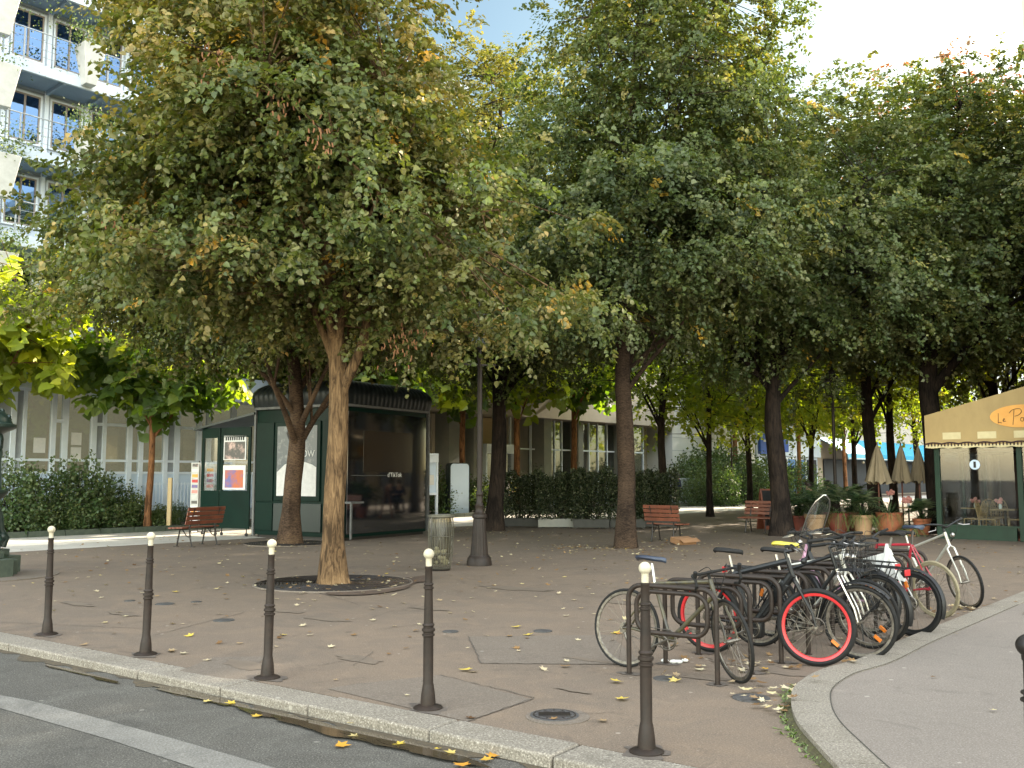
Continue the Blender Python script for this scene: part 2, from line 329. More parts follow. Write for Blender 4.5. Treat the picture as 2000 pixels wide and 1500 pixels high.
M['binwire'] = mat('weathered_wire', (.13, .12, .09), .5, metal=.3, c2=(.08, .075, .055), ns=9)
M['dry'] = mat('dry_bract', (.26, .12, .05), .9, c2=(.16, .07, .03), ns=20)
M['clear'] = glass_mat('clear_glass', (.86, .9, .9), .02)
M['dimmed'] = glass_mat('darkened_plastic', (.22, .22, .22), .05, .05)  # dark tint stands in for the shade inside the terrace
M['screen'] = glass_mat('clear_plastic', (.93, .95, .95), .03, .1)
M['bag'] = glass_mat('clear_bag', (.5, .47, .35), .04, .4)
M['paper'] = mat('paper', (.7, .68, .64), .8, c2=(.6, .6, .58), ns=8)
M['skin'] = mat('skin', (.5, .27, .18), .6, c2=(.45, .24, .16), ns=5)
M['hair'] = mat('dark_hair', (.02, .014, .01), .6, c2=(.03, .02, .015), ns=20)
M['navy'] = mat('navy_cloth', (.02, .03, .07), .9, c2=(.015, .02, .05), ns=8)
M['greycloth'] = mat('grey_cloth', (.06, .06, .065), .9, c2=(.04, .04, .045), ns=8)
M['palecloth'] = mat('pale_cloth', (.6, .58, .55), .9, c2=(.5, .48, .46), ns=8)
M['pink'] = mat('pink_flower', (.65, .3, .25), .8, c2=(.55, .22, .2), ns=15)
M['bark1'] = bark_mat('bark_ochre', (.24, .15, .075), (.125, .075, .037))
M['bark2'] = bark_mat('bark_banded', (.14, .088, .05), (.078, .048, .03), 7, True)
M['bark3'] = bark_mat('bark_dark', (.038, .026, .019), (.021, .015, .012), 8)
M['bark5'] = bark_mat('bark_brown', (.085, .054, .034), (.048, .031, .021), 7, True)
M['bark4'] = bark_mat('bark_orange', (.3, .14, .06), (.18, .085, .04), 8)
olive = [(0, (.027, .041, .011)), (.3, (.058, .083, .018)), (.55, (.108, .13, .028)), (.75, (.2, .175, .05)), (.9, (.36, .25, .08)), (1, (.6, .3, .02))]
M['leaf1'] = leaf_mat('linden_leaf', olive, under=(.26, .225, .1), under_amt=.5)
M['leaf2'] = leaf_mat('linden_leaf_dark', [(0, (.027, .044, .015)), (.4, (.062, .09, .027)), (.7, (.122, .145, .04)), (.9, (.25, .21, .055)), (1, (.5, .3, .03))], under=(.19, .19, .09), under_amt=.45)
M['leaf3'] = leaf_mat('back_leaf', [(0, (.06, .09, .016)), (.5, (.14, .18, .03)), (.85, (.25, .26, .045)), (1, (.42, .34, .06))], transl=.6, tcol=(2.4, 2.5, .4))
M['leafbig'] = leaf_mat('broad_leaf', [(0, (.03, .065, .022)), (.5, (.075, .125, .03)), (.85, (.17, .22, .04)), (1, (.4, .38, .06))], under=(.12, .18, .06), transl=.5, tcol=(2.3, 2.4, .35))
M['leafbright'] = leaf_mat('bright_broad_leaf', [(0, (.12, .18, .03)), (.5, (.26, .32, .04)), (1, (.5, .5, .06))], under=(.3, .36, .08), transl=.5, tcol=(1.8, 1.8, .4))
M['leafred'] = leaf_mat('red_leaf', [(0, (.05, .05, .02)), (.4, (.12, .07, .03)), (.7, (.25, .08, .03)), (1, (.4, .14, .05))], transl=.35, tcol=(1.5, 1.2, .6))
M['shrub'] = leaf_mat('shrub_leaf', [(0, (.02, .045, .015)), (.5, (.045, .085, .025)), (.85, (.09, .13, .04)), (1, (.2, .22, .06))], transl=.3)
M['hedge'] = leaf_mat('hedge_leaf', [(0, (.007, .014, .006)), (.6, (.018, .032, .011)), (.95, (.055, .075, .02)), (1, (.12, .14, .04))], transl=.2)
M['palm'] = leaf_mat('palm_leaf', [(0, (.012, .03, .014)), (.6, (.03, .065, .025)), (1, (.08, .12, .04))], transl=.2)
M['grassy'] = leaf_mat('grassy_leaf', [(0, (.05, .11, .02)), (.6, (.12, .2, .03)), (1, (.3, .35, .08))], transl=.3)
M['litter'] = leaf_mat('fallen_leaf', [(0, (.1, .05, .022)), (.35, (.24, .14, .06)), (.5, (.42, .34, .22)), (.7, (.5, .43, .28)), (.88, (.52, .38, .06)), (1, (.5, .22, .03))], under=(.55, .5, .38), under_amt=.4, transl=.1)
# ---------------------------------------------------------------- ground, road, kerbs
U = Vector((.654, .7565, 0)); V = Vector((.7565, -.654, 0))
def st(mb, name, m, **k):
    o = mb.build(name, m, **k); o['kind'] = 'structure'; return o
ZR = -.07
K0 = G(0, 1233); K1 = G(1346, 1495); kd = (K1 - K0).normalized(); kn = Vector((-kd.y, kd.x, 0))
if kn.y < 0: kn = -kn
KW = .33
b = MB(); b.add([(-400, -200, ZR), (400, -200, ZR), (400, 500, ZR), (-400, 500, ZR)], [(0, 1, 2, 3)]); st(b, 'road', M['road'], smooth=False)
A = K0 - kd * 60; B = K0 + kd * 60
b = MB(); b.prism([A, B, B + kn * 260, A + kn * 260], ZR - .1, 0); st(b, 'plaza_ground', M['plaza'], smooth=False)
b = MB(); t = -30.0; rnd = random.Random(5)
while t < 40:
    L = rnd.uniform(.95, 1.25); q0 = K0 + kd * t; q1 = K0 + kd * (t + L - .014)
    dz = rnd.uniform(-.003, .006); w0 = KW + rnd.uniform(-.006, .006)
    b.prism([q0 - kn * w0, q1 - kn * w0, q1 - kn * .004, q0 - kn * .004], ZR - .1, .004 + dz)
    t += L
st(b, 'road_kerb', M['granite'], bevel=.016)
# dirt line at kerb foot
def wavy_strip(name, m, c0, d, n, L0, L1, off, wd, z, seed, steps=160):
    r_ = random.Random(seed); A_ = []; B_ = []; ph = [r_.uniform(0, 6) for _ in range(5)]
    for i in range(steps + 1):
        s_ = L0 + (L1 - L0) * i / steps
        k = .5 + .5 * math.sin(s_ * 2.3 + ph[0]) * math.sin(s_ * 5.1 + ph[1]) + .25 * math.sin(s_ * 13 + ph[2]) + r_.uniform(-.12, .12)
        A_.append(tuple(c0 + d * s_ - n * off + Vector((0, 0, z))))
        B_.append(tuple(c0 + d * s_ - n * (off + max(.01, wd * k)) + Vector((0, 0, z))))
    b_ = MB(); b_.strip(B_, A_); return st(b_, name, m, smooth=False)
M['wet'] = mat('wet_gutter', (.05, .04, .028), .12, c2=(.08, .065, .045), ns=9, spec=.9, bump=.03, bs=9)
M['dirt'] = mat('gutter_dirt', (.09, .065, .035), .9, c2=(.05, .04, .025), ns=20, bump=.6, bs=60)
wavy_strip('gutter_dirt', M['dirt'], K0, kd, kn, -4, 9, KW + .002, .17, ZR + .004, 3)
def puddle(name, cx, w_, L, z, m, seed, rot):
    r_ = random.Random(seed); n = 40; ph = [r_.uniform(0, 6) for _ in range(4)]; pts = []
    for i in range(n):
        a = 2 * math.pi * i / n; k = 1 + .18 * math.sin(2 * a + ph[0]) + .14 * math.sin(5 * a + ph[1]) + .08 * math.sin(9 * a + ph[2])
        p = rot[0] * (math.cos(a) * L * k) + rot[1] * (math.sin(a) * w_ * k); pts.append(tuple(Vector(cx) + p + Vector((0, 0, z))))
    b_ = MB(); b_.add(pts, [tuple(range(n))]); return st(b_, name, m, smooth=False)
M['water'] = mat('puddle_water', (.05, .038, .024), .05, c2=(.07, .052, .032), ns=4, spec=1.0)
for i, (px, py, L, w_) in enumerate([(150, 1310, .5, .07), (215, 1327, .3, .06), (370, 1352, .55, .11), (430, 1367, .4, .13), (560, 1400, .55, .14), (650, 1425, .6, .15), (760, 1448, .5, .13), (850, 1470, .5, .13)]):
    puddle('puddle', G(px, py, ZR) - kn * .05, w_ * .6, L * .8, .008 + i * .0015, M['water'], i + 4, (kd, kn))
# road marking
b = MB(); b.add([tuple(G(*p, ZR + .004)) for p in [(-260, 1375), (-150, 1330), (58, 1368), (190, 1402), (330, 1440), (560, 1506), (900, 1610), (760, 1640), (400, 1506), (210, 1443), (0, 1383)]], [(0, 1, 2, 3, 4, 5, 6, 7, 8, 9, 10)]); st(b, 'road_marking', M['paint'], smooth=False)
# right raised pavement with curved granite kerb
ZS = .06
out_px = [(1900, 1700), (1760, 1590), (1655, 1515), (1592, 1450), (1555, 1405), (1545, 1368), (1556, 1337), (1605, 1308), (1681, 1286), (1766, 1248), (1862, 1210), (2000, 1155)]
OUT = [G(*p, ZS) for p in out_px]
OUT = [G(1900, 1700, ZS) + Vector((2.5, -1.6, 0))] + OUT; OUT.append(OUT[-1] + U * 45)
OUTS = crm(OUT[:-1], 6) + [OUT[-1]]
def offs(P, d):
    o = []
    for i in range(len(P)):
        t_ = (P[min(i + 1, len(P) - 1)] - P[max(i - 1, 0)]); t_.z = 0; t_.normalize(); o.append(P[i] + Vector((t_.y, -t_.x, 0)) * d)
    return o
INN = offs(OUTS, .27)
b = MB(); acc = 0; i = 0; js = 0
for i in range(len(OUTS) - 2):
    a0, a1, b0, b1 = OUTS[i], OUTS[i + 1], INN[i], INN[i + 1]
    e = .006 if (i % 4 == 3) else 0
    dd = (a1 - a0).normalized() * (e * 2)
    b.prism([a0, a1 - dd, b1 - dd, b0], -.05, ZS + .006)
n_seg = 40
for k in range(n_seg):
    a0 = OUTS[-2].lerp(OUTS[-1], k / n_seg); a1 = OUTS[-2].lerp(OUTS[-1], (k + 1) / n_seg - .0002); b0 = INN[-2].lerp(INN[-1], k / n_seg); b1 = INN[-2].lerp(INN[-1], (k + 1) / n_seg - .0002)
    b.prism([a0, a1, b1, b0], -.05, ZS + .006)
st(b, 'pavement_kerb', M['granite'])
poly = [p for p in INN]; FARP = [poly[-1] + V * 40, poly[0] + Vector((40, 3, 0))]
b = MB(); b.prism([(p.x, p.y) for p in poly + FARP], -.05, ZS); st(b, 'pavement', M['slab'], smooth=False)
jl = MB(); JA = offs(INN[:70], -.004); JB = offs(INN[:70], .004); jl.strip([(p.x, p.y, ZS + .0085) for p in JB], [(p.x, p.y, ZS + .0085) for p in JA]); st(jl, 'kerb_joint', mat('kerb_joint', (.045, .04, .03), .9), smooth=False)
# moss and dirt line along the curved kerb foot, small weeds
M['moss'] = mat('moss_dirt', (.09, .085, .03), .95, c2=(.05, .04, .02), ns=25, bump=.8, bs=90)
OA = offs(OUTS[:60], -.002); rr = random.Random(8); OB = offs(OUTS[:60], -.05)
b = MB(); b.strip([(p.x, p.y, .004) for p in OB], [(p.x, p.y, .035 if 8 < i < 60 else .03) for i, p in enumerate(OA)]); st(b, 'moss_line', M['moss'], smooth=False)
# asphalt patches and old joints
def flat(name, pxs, m, z=.004):
    b_ = MB(); b_.add([tuple(G(x, y, z)) for x, y in pxs], [tuple(range(len(pxs)))[::-1]]); return st(b_, name, m, smooth=False)
flat('asphalt_patch', [(915, 1243), (1190, 1240), (1260, 1298), (940, 1295)], M['patch'])
flat('asphalt_patch', [(700, 1335), (860, 1318), (1040, 1366), (912, 1409), (640, 1345)], M['patch'])
flat('asphalt_patch', [(350, 1310), (420, 1283), (520, 1282), (500, 1300), (540, 1330), (440, 1325)], M['patch'])
M['joint'] = mat('joint', (.085, .067, .052), .9)
def line(name, p, q, w_=.012, z=.006):
    a, c = G(*p, z), G(*q, z); d = (c - a).normalized(); n = Vector((-d.y, d.x, 0)); r_ = random.Random(int(p[0]))
    A_ = []; B_ = []
    for i in range(25):
        o_ = a.lerp(c, i / 24) + n * r_.uniform(-.012, .012); A_.append(tuple(o_ + n * w_ * r_.uniform(.2, .6))); B_.append(tuple(o_ - n * w_ * r_.uniform(.2, .6)))
    b_ = MB(); b_.strip(A_, B_); return st(b_, name, M['joint'], smooth=False)
for p, q in [((915, 1243), (940, 1295)), ((940, 1295), (1290, 1298)), ((912, 1409), (1045, 1362)), ((1045, 1362), (860, 1318)), ((300, 1240), (480, 1195)), ((0, 1232), (90, 1222)), ((420, 1100), (700, 1180)), ((0, 1215), (300, 1228)), ((1560, 1140), (2000, 1130)), ((1050, 1130), (1180, 1115))]:
    line('pavement_joint', p, q)
# pale sunlit path beyond, planted bed
P0 = Vector((-14.6, 30, 0))
def FW(a, v, z=0): return U * a + V * v + Vector((0, 0, z))
UA = -14.6 * .654 + 30 * .7565
b = MB(); b.add([tuple(FW(a, v, .004)) for a, v in [(-20, -26.75), (-20, -21.9), (120, -21.9), (120, -26.75)]], [(0, 1, 2, 3)]); st(b, 'path', M['paving'], smooth=False)
b = MB(); b.prism([FW(-20, -26.9), FW(55, -26.9), FW(55, -30.3), FW(-20, -30.3)], -.05, .12); st(b, 'flower_bed_soil', M['soil'], smooth=False)
b = MB(); a = -20.0
while a < 55: b.prism([FW(a, -26.75), FW(a + .98, -26.75), FW(a + .98, -26.9), FW(a, -26.9)], -.05, .16); a += 1
st(b, 'bed_kerb', M['fount_base'])
# manholes and small covers
def cover(px, py, r, label, mk=False):
    c = G(px, py); b_ = MB(); b_.lathe([(r, 0), (r, .007), (r * .93, .009)], 36)
    root = b_.build('manhole_cover', M['cover']); root.location = c
    tag(root, label, 'manhole cover')
    if mk:
        q = MB(); q.lathe([(r * 1.3, 0), (r * 1.3, .004)], 36); s_ = st(q, 'asphalt_patch', M['patch']); s_.location = c + Vector((.02, -.03, .001))
        q = MB(); q.box((-.11, -.055, .009), (.11, .055, .014)); q.build('cover_plate', M['iron_dk'], root, bevel=.004)
        q = MB()
        for rr_ in (.55, .85):
            q.tube([(r * rr_ * math.cos(i * .15708), r * rr_ * math.sin(i * .15708), .0095) for i in range(40)], .005, 4, closed=True)
        for i in range(12):
            a_ = i * math.pi / 6; q.tube([(r * .58 * math.cos(a_), r * .58 * math.sin(a_), .0095), (r * .83 * math.cos(a_), r * .83 * math.sin(a_), .0095)], .004, 4)
        q.build('relief_rings', M['iron_dk'], root)
    return root
cover(1083, 1398, .17, 'round cast iron manhole cover with a rectangular plate near the road kerb', True)
for px, py, r, l in [(322, 1180, .12, 'dark oval cover just right of the second bollard'), (253, 1174, .07, 'small dark cover left of the second bollard'), (383, 1176, .07, 'small dark cover between the second and third bollards'), (437, 1212, .12, 'dark cover left of the third bollard'), (880, 1234, .085, 'small cover right of the fourth bollard'), (1060, 1233, .1, 'small round cover above the grey asphalt patch'), (1300, 1326, .1, 'oval cover with leaves beside the fifth bollard'), (1467, 1364, .14, 'round cover strewn with leaves below the leaning front wheel')]:
    cover(px, py, r, l)

M['contact_shade'] = mat('ground_contact_shade', (.07, .056, .045), .8, c2=(.11, .088, .07), ns=9, bump=.3, bs=60)  # dark colour for painted contact shade
M['stain'] = mat('damp_stain', (.148, .112, .08), .75, c2=(.12, .092, .067), ns=4, bump=.2, bs=60)
rs_ = random.Random(31)
for i, (px, py, L, w_) in enumerate([(1470, 1300, .42, .16), (1540, 1315, .3, .12), (1380, 1325, .2, .08), (700, 1288, .3, .1), (640, 1210, .35, .1), (1250, 1180, .5, .15), (1010, 1150, .6, .18), (560, 1195, .25, .08), (480, 1300, .3, .12), (240, 1200, .25, .08), (1150, 1290, .22, .06), (1700, 1110, .5, .2), (840, 1190, .3, .07), (150, 1180, .35, .1), (1120, 1350, .15, .04)]):
    puddle('damp_stain', G(px, py), w_, L, .0052 + i * .0002, M['stain'], i + 50, (kd, kn))
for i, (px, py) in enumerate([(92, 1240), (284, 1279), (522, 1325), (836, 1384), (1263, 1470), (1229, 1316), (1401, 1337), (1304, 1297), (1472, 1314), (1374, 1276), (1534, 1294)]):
    puddle('base_contact_shade', G(px, py), .13 if i < 5 else .07, .16 if i < 5 else .09, .0048 + i * .0001, M['contact_shade'], i + 80, (kd, kn))  # dark discs stand in for contact shade under bollards and rack legs
for p, q in [((620, 1300), (700, 1284)), ((690, 1300), (730, 1272)), ((1180, 1315), (1240, 1322)), ((960, 1195), (1100, 1190)), ((1640, 1180), (1560, 1190)), ((200, 1150), (330, 1145)), ((1100, 1395), (1210, 1390)), ((730, 1230), (850, 1215))]:
    line('pavement_joint', p, q, .008)
# ---------------------------------------------------------------- buildings along the street
FR = math.atan2(.7565, .654)
def A_of(px, py=850):
    x, y, z = ray(px, py); r = x / y; Y = 40.55 / (.865 - r); return (Y - 30) / .7565
bld = empty('apartment_building', P0, FR, 'white panelled apartment block with railed balconies and a glazed ground floor', 'building')
def part(mb, name, m, parent, **k): return mb.build(name, m, parent, **k)
LV = [6.1, 8.8, 11.5, 14.2, 16.9]
A0_, A1_ = -7.8, 17.6; BAY = 1.3
b = MB(); b.box((A0_, .0, 5.2), (A1_, 12, 16.85)); b.box((A0_, 1.2, 0), (A1_, 12, 5.2)); part(b, 'wall', M['facade'], bld, smooth=False)
b = MB(); b.box((A0_, .8, 16.9), (A1_, 12, 19.6)); part(b, 'top_storey', M['ochre'], bld, smooth=False)
b = MB(); b.box((A0_ - .2, -.6, 19.6), (A1_ + .2, 12.2, 19.9)); part(b, 'roof', M['alu'], bld, smooth=False)
for z in LV + [19.6]:
    b = MB(); 
    if z < 19: b.box((A0_, -1.35, z - .2), (A1_, -.003, z))
    b.box((A0_, -1.45, z - .32), (A1_, -1.352, z + .02))
    part(b, 'balcony_slab', M['facade'], bld, smooth=False, bevel=.01)
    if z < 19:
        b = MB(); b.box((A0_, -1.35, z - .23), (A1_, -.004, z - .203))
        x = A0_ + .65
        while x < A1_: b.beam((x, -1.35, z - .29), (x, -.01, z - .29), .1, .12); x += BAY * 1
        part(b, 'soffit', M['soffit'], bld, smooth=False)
for z in LV:
    b = MB(); x = A0_ + .65 + .02
    while x < A1_:
        b.beam((x, -1.4, z), (x, -1.4, z + 1.05), .045, .03, up=(0, 1, 0)); x += BAY * 2
    for h, r_ in ((1.05, .02), (.78, .006), (.52, .006), (.28, .006)): b.tube([(A0_, -1.4, z + h), (A1_, -1.4, z + h)], r_, 6)
    part(b, 'railing', M['greypost'], bld)
# pilasters, panels
b = MB(); x = A0_ + .65
while x < A1_:
    b.box((x - .06, -.1, 5.2), (x + .06, -.002, 16.9)); x += BAY
part(b, 'pilaster', M['winframe'], bld, smooth=False)
b = MB()
for z in LV[:-1]:
    b.box((A0_, -.035, z + 2.35), (A1_, -.003, z + 2.39)); b.box((A0_, -.035, z + .6), (A1_, -.003, z + .63))
part(b, 'panel_joint', M['greypost'], bld, smooth=False)
wf = MB(); ww, wh = .94, 1.55
wf.box((-ww / 2 - .06, -.05, -.06), (ww / 2 + .06, 0, 0)); wf.box((-ww / 2 - .06, -.05, wh), (ww / 2 + .06, 0, wh + .06))
wf.box((-ww / 2 - .06, -.05, 0), (-ww / 2, 0, wh)); wf.box((ww / 2, -.05, 0), (ww / 2 + .06, 0, wh))
proto_w = wf.build('window', M['winframe'], bld, smooth=False)
q = MB(); q.box((-ww / 2, -.045, 0), (-ww / 2 + .05, -.003, wh)); q.box((ww / 2 - .05, -.045, 0), (ww / 2, -.003, wh)); q.box((-ww / 2 + .05, -.045, wh - .05), (ww / 2 - .05, -.003, wh)); q.box((-ww / 2 + .05, -.045, 0), (ww / 2 - .05, -.003, .05)); q.box((-.03, -.047, .05), (.03, -.003, wh - .05))
q.build('sash', M['wframe_br'], proto_w, smooth=False)
q = MB(); q.box((-ww / 2 + .05, -.022, .05), (ww / 2 - .05, -.004, wh - .05)); q.build('pane', M['panem'], proto_w, smooth=False)
first = True
for z in LV[:-1]:
    for k in range(15):
        x = A0_ + .65 + BAY * (k + .5)
        o = proto_w if first else copy_tree(proto_w, bld); first = False
        o.location = (x, -.004, z + .68)
# ground floor glazing: left part
b = MB(); b.box((A0_, .9, 0), (15.2, 1.19, 5.15)); part(b, 'blinds', M['blind'], bld, smooth=False)
b = MB(); b.box((A0_, 0, .0), (15.2, .2, 1.72)); part(b, 'base_panel', M['facade_b'], bld, smooth=False)
b = MB()
b.box((A0_, -.03, 1.72), (15.2, .12, 1.8)); b.box((A0_, -.03, 2.12), (15.2, .1, 2.2)); b.box((A0_, -.03, 4.3), (15.2, .1, 4.42))
px_m = [(20, 30), (43, 50), (99, 108), (121, 132), (178, 188), (200, 207), (249, 258), (272, 280), (320, 328), (341, 351), (385, 393), (404, 412), (452, 460)]
for p, q_ in px_m: b.box((A_of(p), -.05, .6), (A_of(q_) - .0, .11, 4.4))
xx = A_of(520)
while xx < 15: b.box((xx, -.05, .6), (xx + .1, .11, 4.4)); xx += .62
for p, q_, z in [(108, 121, 3.35), (132, 178, 9), (207, 249, 3.3), (258, 272, 3.3), (188, 200, 3.3), (351, 385, 3.3)]:
    if z < 5: b.box((A_of(p), -.04, z), (A_of(q_), .1, z + .1))
part(b, 'shopfront_frame', M['winframe'], bld, smooth=False)
for p, q_ in [(30, 43), (188, 200), (328, 341), (-40, 20)]: b = MB(); b.box((A_of(p), .02, 1.8), (A_of(q_), .08, 4.3)); part(b, 'grey_panel', M['greypost'], bld, smooth=False)
edges = [(50, 99), (108, 121), (132, 178), (207, 249), (258, 272), (280, 320), (351, 385), (393, 404), (412, 452)]
for p, q_ in edges:
    b = MB(); b.box((A_of(p), .03, 1.8), (A_of(q_), .045, 4.3)); part(b, 'glass_pane', M['pane'], bld, smooth=False)
b = MB(); b.box((A_of(460), .03, 1.8), (15, .045, 4.3)); part(b, 'glass_pane', M['pane'], bld, smooth=False)
for p, q_, z0, z1 in [(67, 90, 2.38, 2.85), (140, 160, 2.65, 3.05), (140, 160, 2.2, 2.58)]:
    b = MB(); b.box((A_of(p), .012, z0), (A_of(q_), .026, z1)); part(b, 'notice_sheet', M['paper'], bld, smooth=False)
b = MB(); b.box((A0_, -1.0, 4.42), (15.4, -.001, 4.52)); b.box((A0_, -1.1, 4.3), (15.4, -1.001, 5.15)); b.box((A0_, -1.0, 5.05), (15.4, -.001, 5.15)); part(b, 'canopy', M['facade'], bld, smooth=False, bevel=.01)
for k in range(3):   # interior strip lights, lit
    pass
# ---- low building with concrete pillars and entrance
low = empty('entrance_building', P0, FR, 'low beige building with concrete pillars and a sliding entrance door', 'building')
a1, a2 = 15.4, 37.0
b = MB(); b.box((a1, 1.6, 0), (a2, 12, 9)); b.box((a1, -.4, 4.6), (a2, 1.6, 9)); part(b, 'wall', M['beigewall'], low, smooth=False)
for p, q_, d in [(868, 896, -.3), (920, 938, -.2), (1060, 1075, -.1), (1130, 1140, 0), (1215, 1235, -.1)]:
    b = MB(); b.box((A_of(p), d, 0), (A_of(q_), d + 1.1, 4.599)); part(b, 'pillar', M['concrete'], low, smooth=False, bevel=.02)
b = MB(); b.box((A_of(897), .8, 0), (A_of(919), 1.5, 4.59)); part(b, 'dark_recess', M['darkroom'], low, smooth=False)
for p, q_ in [(835, 850), (852, 862)]:
    b = MB(); b.box((A_of(p), .3, .2), (A_of(q_) - .1, .4, 4.5)); part(b, 'tall_panel', M['beigewall'], low, smooth=False)
b = MB()
for p in (1012, 1028, 1052, 1080, 1098, 1112, 1148, 1165, 1182, 1200, 1250, 1270): b.box((A_of(p), .5, 0), (A_of(p) + .07, .62, 4.59))
b.box((A_of(1012), .52, 3.0), (A_of(1270), .6, 3.08))
part(b, 'glazing_frame', M['winframe'], low, smooth=False)
b = MB(); b.box((A_of(1080), .56, .3), (A_of(1270), .58, 4.5)); part(b, 'glazing', M['pane'], low, smooth=False)
dr = MB(); d0, d1 = A_of(948), A_of(1008); dr.box((d0, -.1, 2.75), (d1, .5, 3.2)); dr.box((d0, -.05, 0), (d0 + .12, .4, 2.75)); dr.box((d1 - .12, -.05, 0), (d1, .4, 2.75))
door = part(dr, 'sliding_door', M['winframe'], low, smooth=False, bevel=.015)
b = MB(); b.box((d0 + .12, .2, .02), (d1 - .12, .23, 2.74)); part(b, 'door_glass', M['pane'], door, smooth=False)
b = MB(); b.box((d0 + .9, .17, .02), (d0 + .98, .26, 2.74)); b.box((d0 + 1.25, .17, .02), (d0 + 1.33, .26, 2.74)); part(b, 'door_leaf_frame', M['greypost'], door, smooth=False)
b = MB(); b.box((d0, 1.3, 3.25), (d1, 1.58, 4.55)); part(b, 'ochre_panel', M['ochre'], low, smooth=False)
# ---- pale panelled building further on
pale = empty('pale_building', P0, FR, 'pale blank wall building with horizontal panel joints behind bushes', 'building')
b = MB(); b.box((37.05, -.2, 0), (48, 12, 8.5)); part(b, 'wall', M['palewall'], pale, smooth=False)
b = MB()
for k in range(10): b.box((37.05, -.215, .8 + k * .8), (48, -.201, .83 + k * .8))
part(b, 'panel_joints', M['greypost'], pale, smooth=False)
shop = empty('corner_shop', P0 - U * 9, FR, 'pale shop front with a blue sign and glazed doors', 'building')
b = MB(); b.box((57.05, 0, 0), (68, 12, 3.1)); b.box((57.05, -.3, 3.1), (68, 12, 9)); part(b, 'wall', M['facade_b'], shop, smooth=False)
b = MB(); b.box((59, -.1, .1), (65.5, -.003, 2.9)); part(b, 'glazing', M['panem'], shop, smooth=False)
b = MB(); 
for x in (59, 60.6, 62.2, 63.8, 65.4): b.box((x, -.16, 0), (x + .12, -.101, 2.95))
b.box((59, -.16, 2.9), (65.5, -.101, 3.05)); part(b, 'frame', M['winframe'], shop, smooth=False)
b = MB(); b.box((66, -.1, .1), (67.6, -.003, 2.9)); part(b, 'glazing', M['darkroom'], shop, smooth=False)
sg = MB(); sg.box((57.2, -.55, 3.2), (60.2, -.35, 4.9)); sgn = part(sg, 'sign_panel', M['blue'], shop, smooth=False, bevel=.03)
b = MB(); b.box((60.4, -.5, 3.4), (61.8, -.35, 4.3)); part(b, 'sign_panel', M['blue'], shop, smooth=False, bevel=.03)
b = MB(); b.box((57.5, -.57, 4.0), (59.9, -.555, 4.12)); b.lathe([(.42, -.555), (.42, -.545)], 20)
b = MB(); b.box((57.6, -.57, 4.05), (59.8, -.553, 4.2)); b.box((58.2, -.57, 3.4), (59.2, -.553, 3.7)); part(b, 'sign_mark', M['white'], sgn, smooth=False)
caf2 = empty('far_cafe_building', P0 - U * 14, FR, 'far corner cafe with a turquoise awning and a row of small lamps', 'building')
b = MB(); b.box((73.05, 0, 0), (110, 12, 10)); part(b, 'wall', M['beigewall'], caf2, smooth=False)
b = MB(); b.add([(73.3, -.01, 4.7), (104, -.01, 4.7), (104, -2.3, 3.4), (73.3, -2.3, 3.4), (73.3, -2.35, 2.95), (104, -2.35, 2.95), (73.3, -.01, 4.62), (104, -.01, 4.62), (104, -2.25, 3.36), (73.3, -2.25, 3.36)], [(0, 1, 2, 3), (3, 2, 5, 4), (7, 6, 9, 8)]); aw2 = part(b, 'awning', M['turq'], caf2, smooth=False)
b = MB(); b.box((73.4, -2.38, 2.98), (103.9, -2.36, 3.06)); part(b, 'awning_hem', M['white'], aw2, smooth=False)
b = MB(); b.box((74, -.12, .1), (103, -.003, 3.0)); part(b, 'glazing', M['darkroom'], caf2, smooth=False)
for k in range(14):
    b = MB(); b.sphere((75 + k * 2, -2.1, 2.75), .12, 8, 6); b.build('globe_lamp', M['cream'], caf2)
far = empty('distant_apartment_block', (52, 92, 0), R(-20), 'distant beige apartment block closing the street behind the trees', 'building')
b = MB(); b.box((-30, 0, 0), (30, 12, 13)); part(b, 'wall', M['palewall'], far, smooth=False)
b = MB(); b.add([(-30.3, -.3, 13), (30.3, -.3, 13), (28.5, 2.5, 15.6), (-28.5, 2.5, 15.6), (28.5, 9.5, 15.6), (-28.5, 9.5, 15.6), (30.3, 12.3, 13), (-30.3, 12.3, 13)], [(0, 1, 2, 3), (3, 2, 4, 5), (5, 4, 6, 7), (1, 6, 4, 2), (0, 3, 5, 7)]); part(b, 'roof', M['greypost'], far, smooth=False)
wm = MB(); wm.box((-.6, -.12, 0), (.6, -.004, 2)); pw = None
for fl in range(4):
    for k in range(19):
        if pw is None: pw = wm.build('window', M['darkroom'], far, smooth=False); o = pw
        else: o = pw.copy(); col().objects.link(o); o.parent = far
        o.location = (-27 + k * 3, 0, .9 + fl * 3.1)
rb = empty('offscreen_shade_building', FW(10, -5.0), FR, 'unseen stone building right of the cafe terrace, added to shade the foreground', 'building')  # off-screen block added and sized to keep sun off the foreground
b = MB(); b.box((14.6, -16, 0), (38, 0, 19)); rb_w = part(b, 'wall', M['beigewall'], rb, smooth=False)
b = MB(); b.box((14.4, -16.3, 19), (38.3, .3, 19.6)); part(b, 'cornice', M['palewall'], rb, smooth=False)
wm = MB(); wm.box((-.55, .003, 0), (.55, .1, 2)); pw = None
for fl in range(5):
    for k in range(8):
        if pw is None: pw = wm.build('window', M['darkroom'], rb, smooth=False); o = pw
        else: o = pw.copy(); col().objects.link(o); o.parent = rb
        o.location = (16 + k * 2.8, 0, 1 + fl * 3.2)
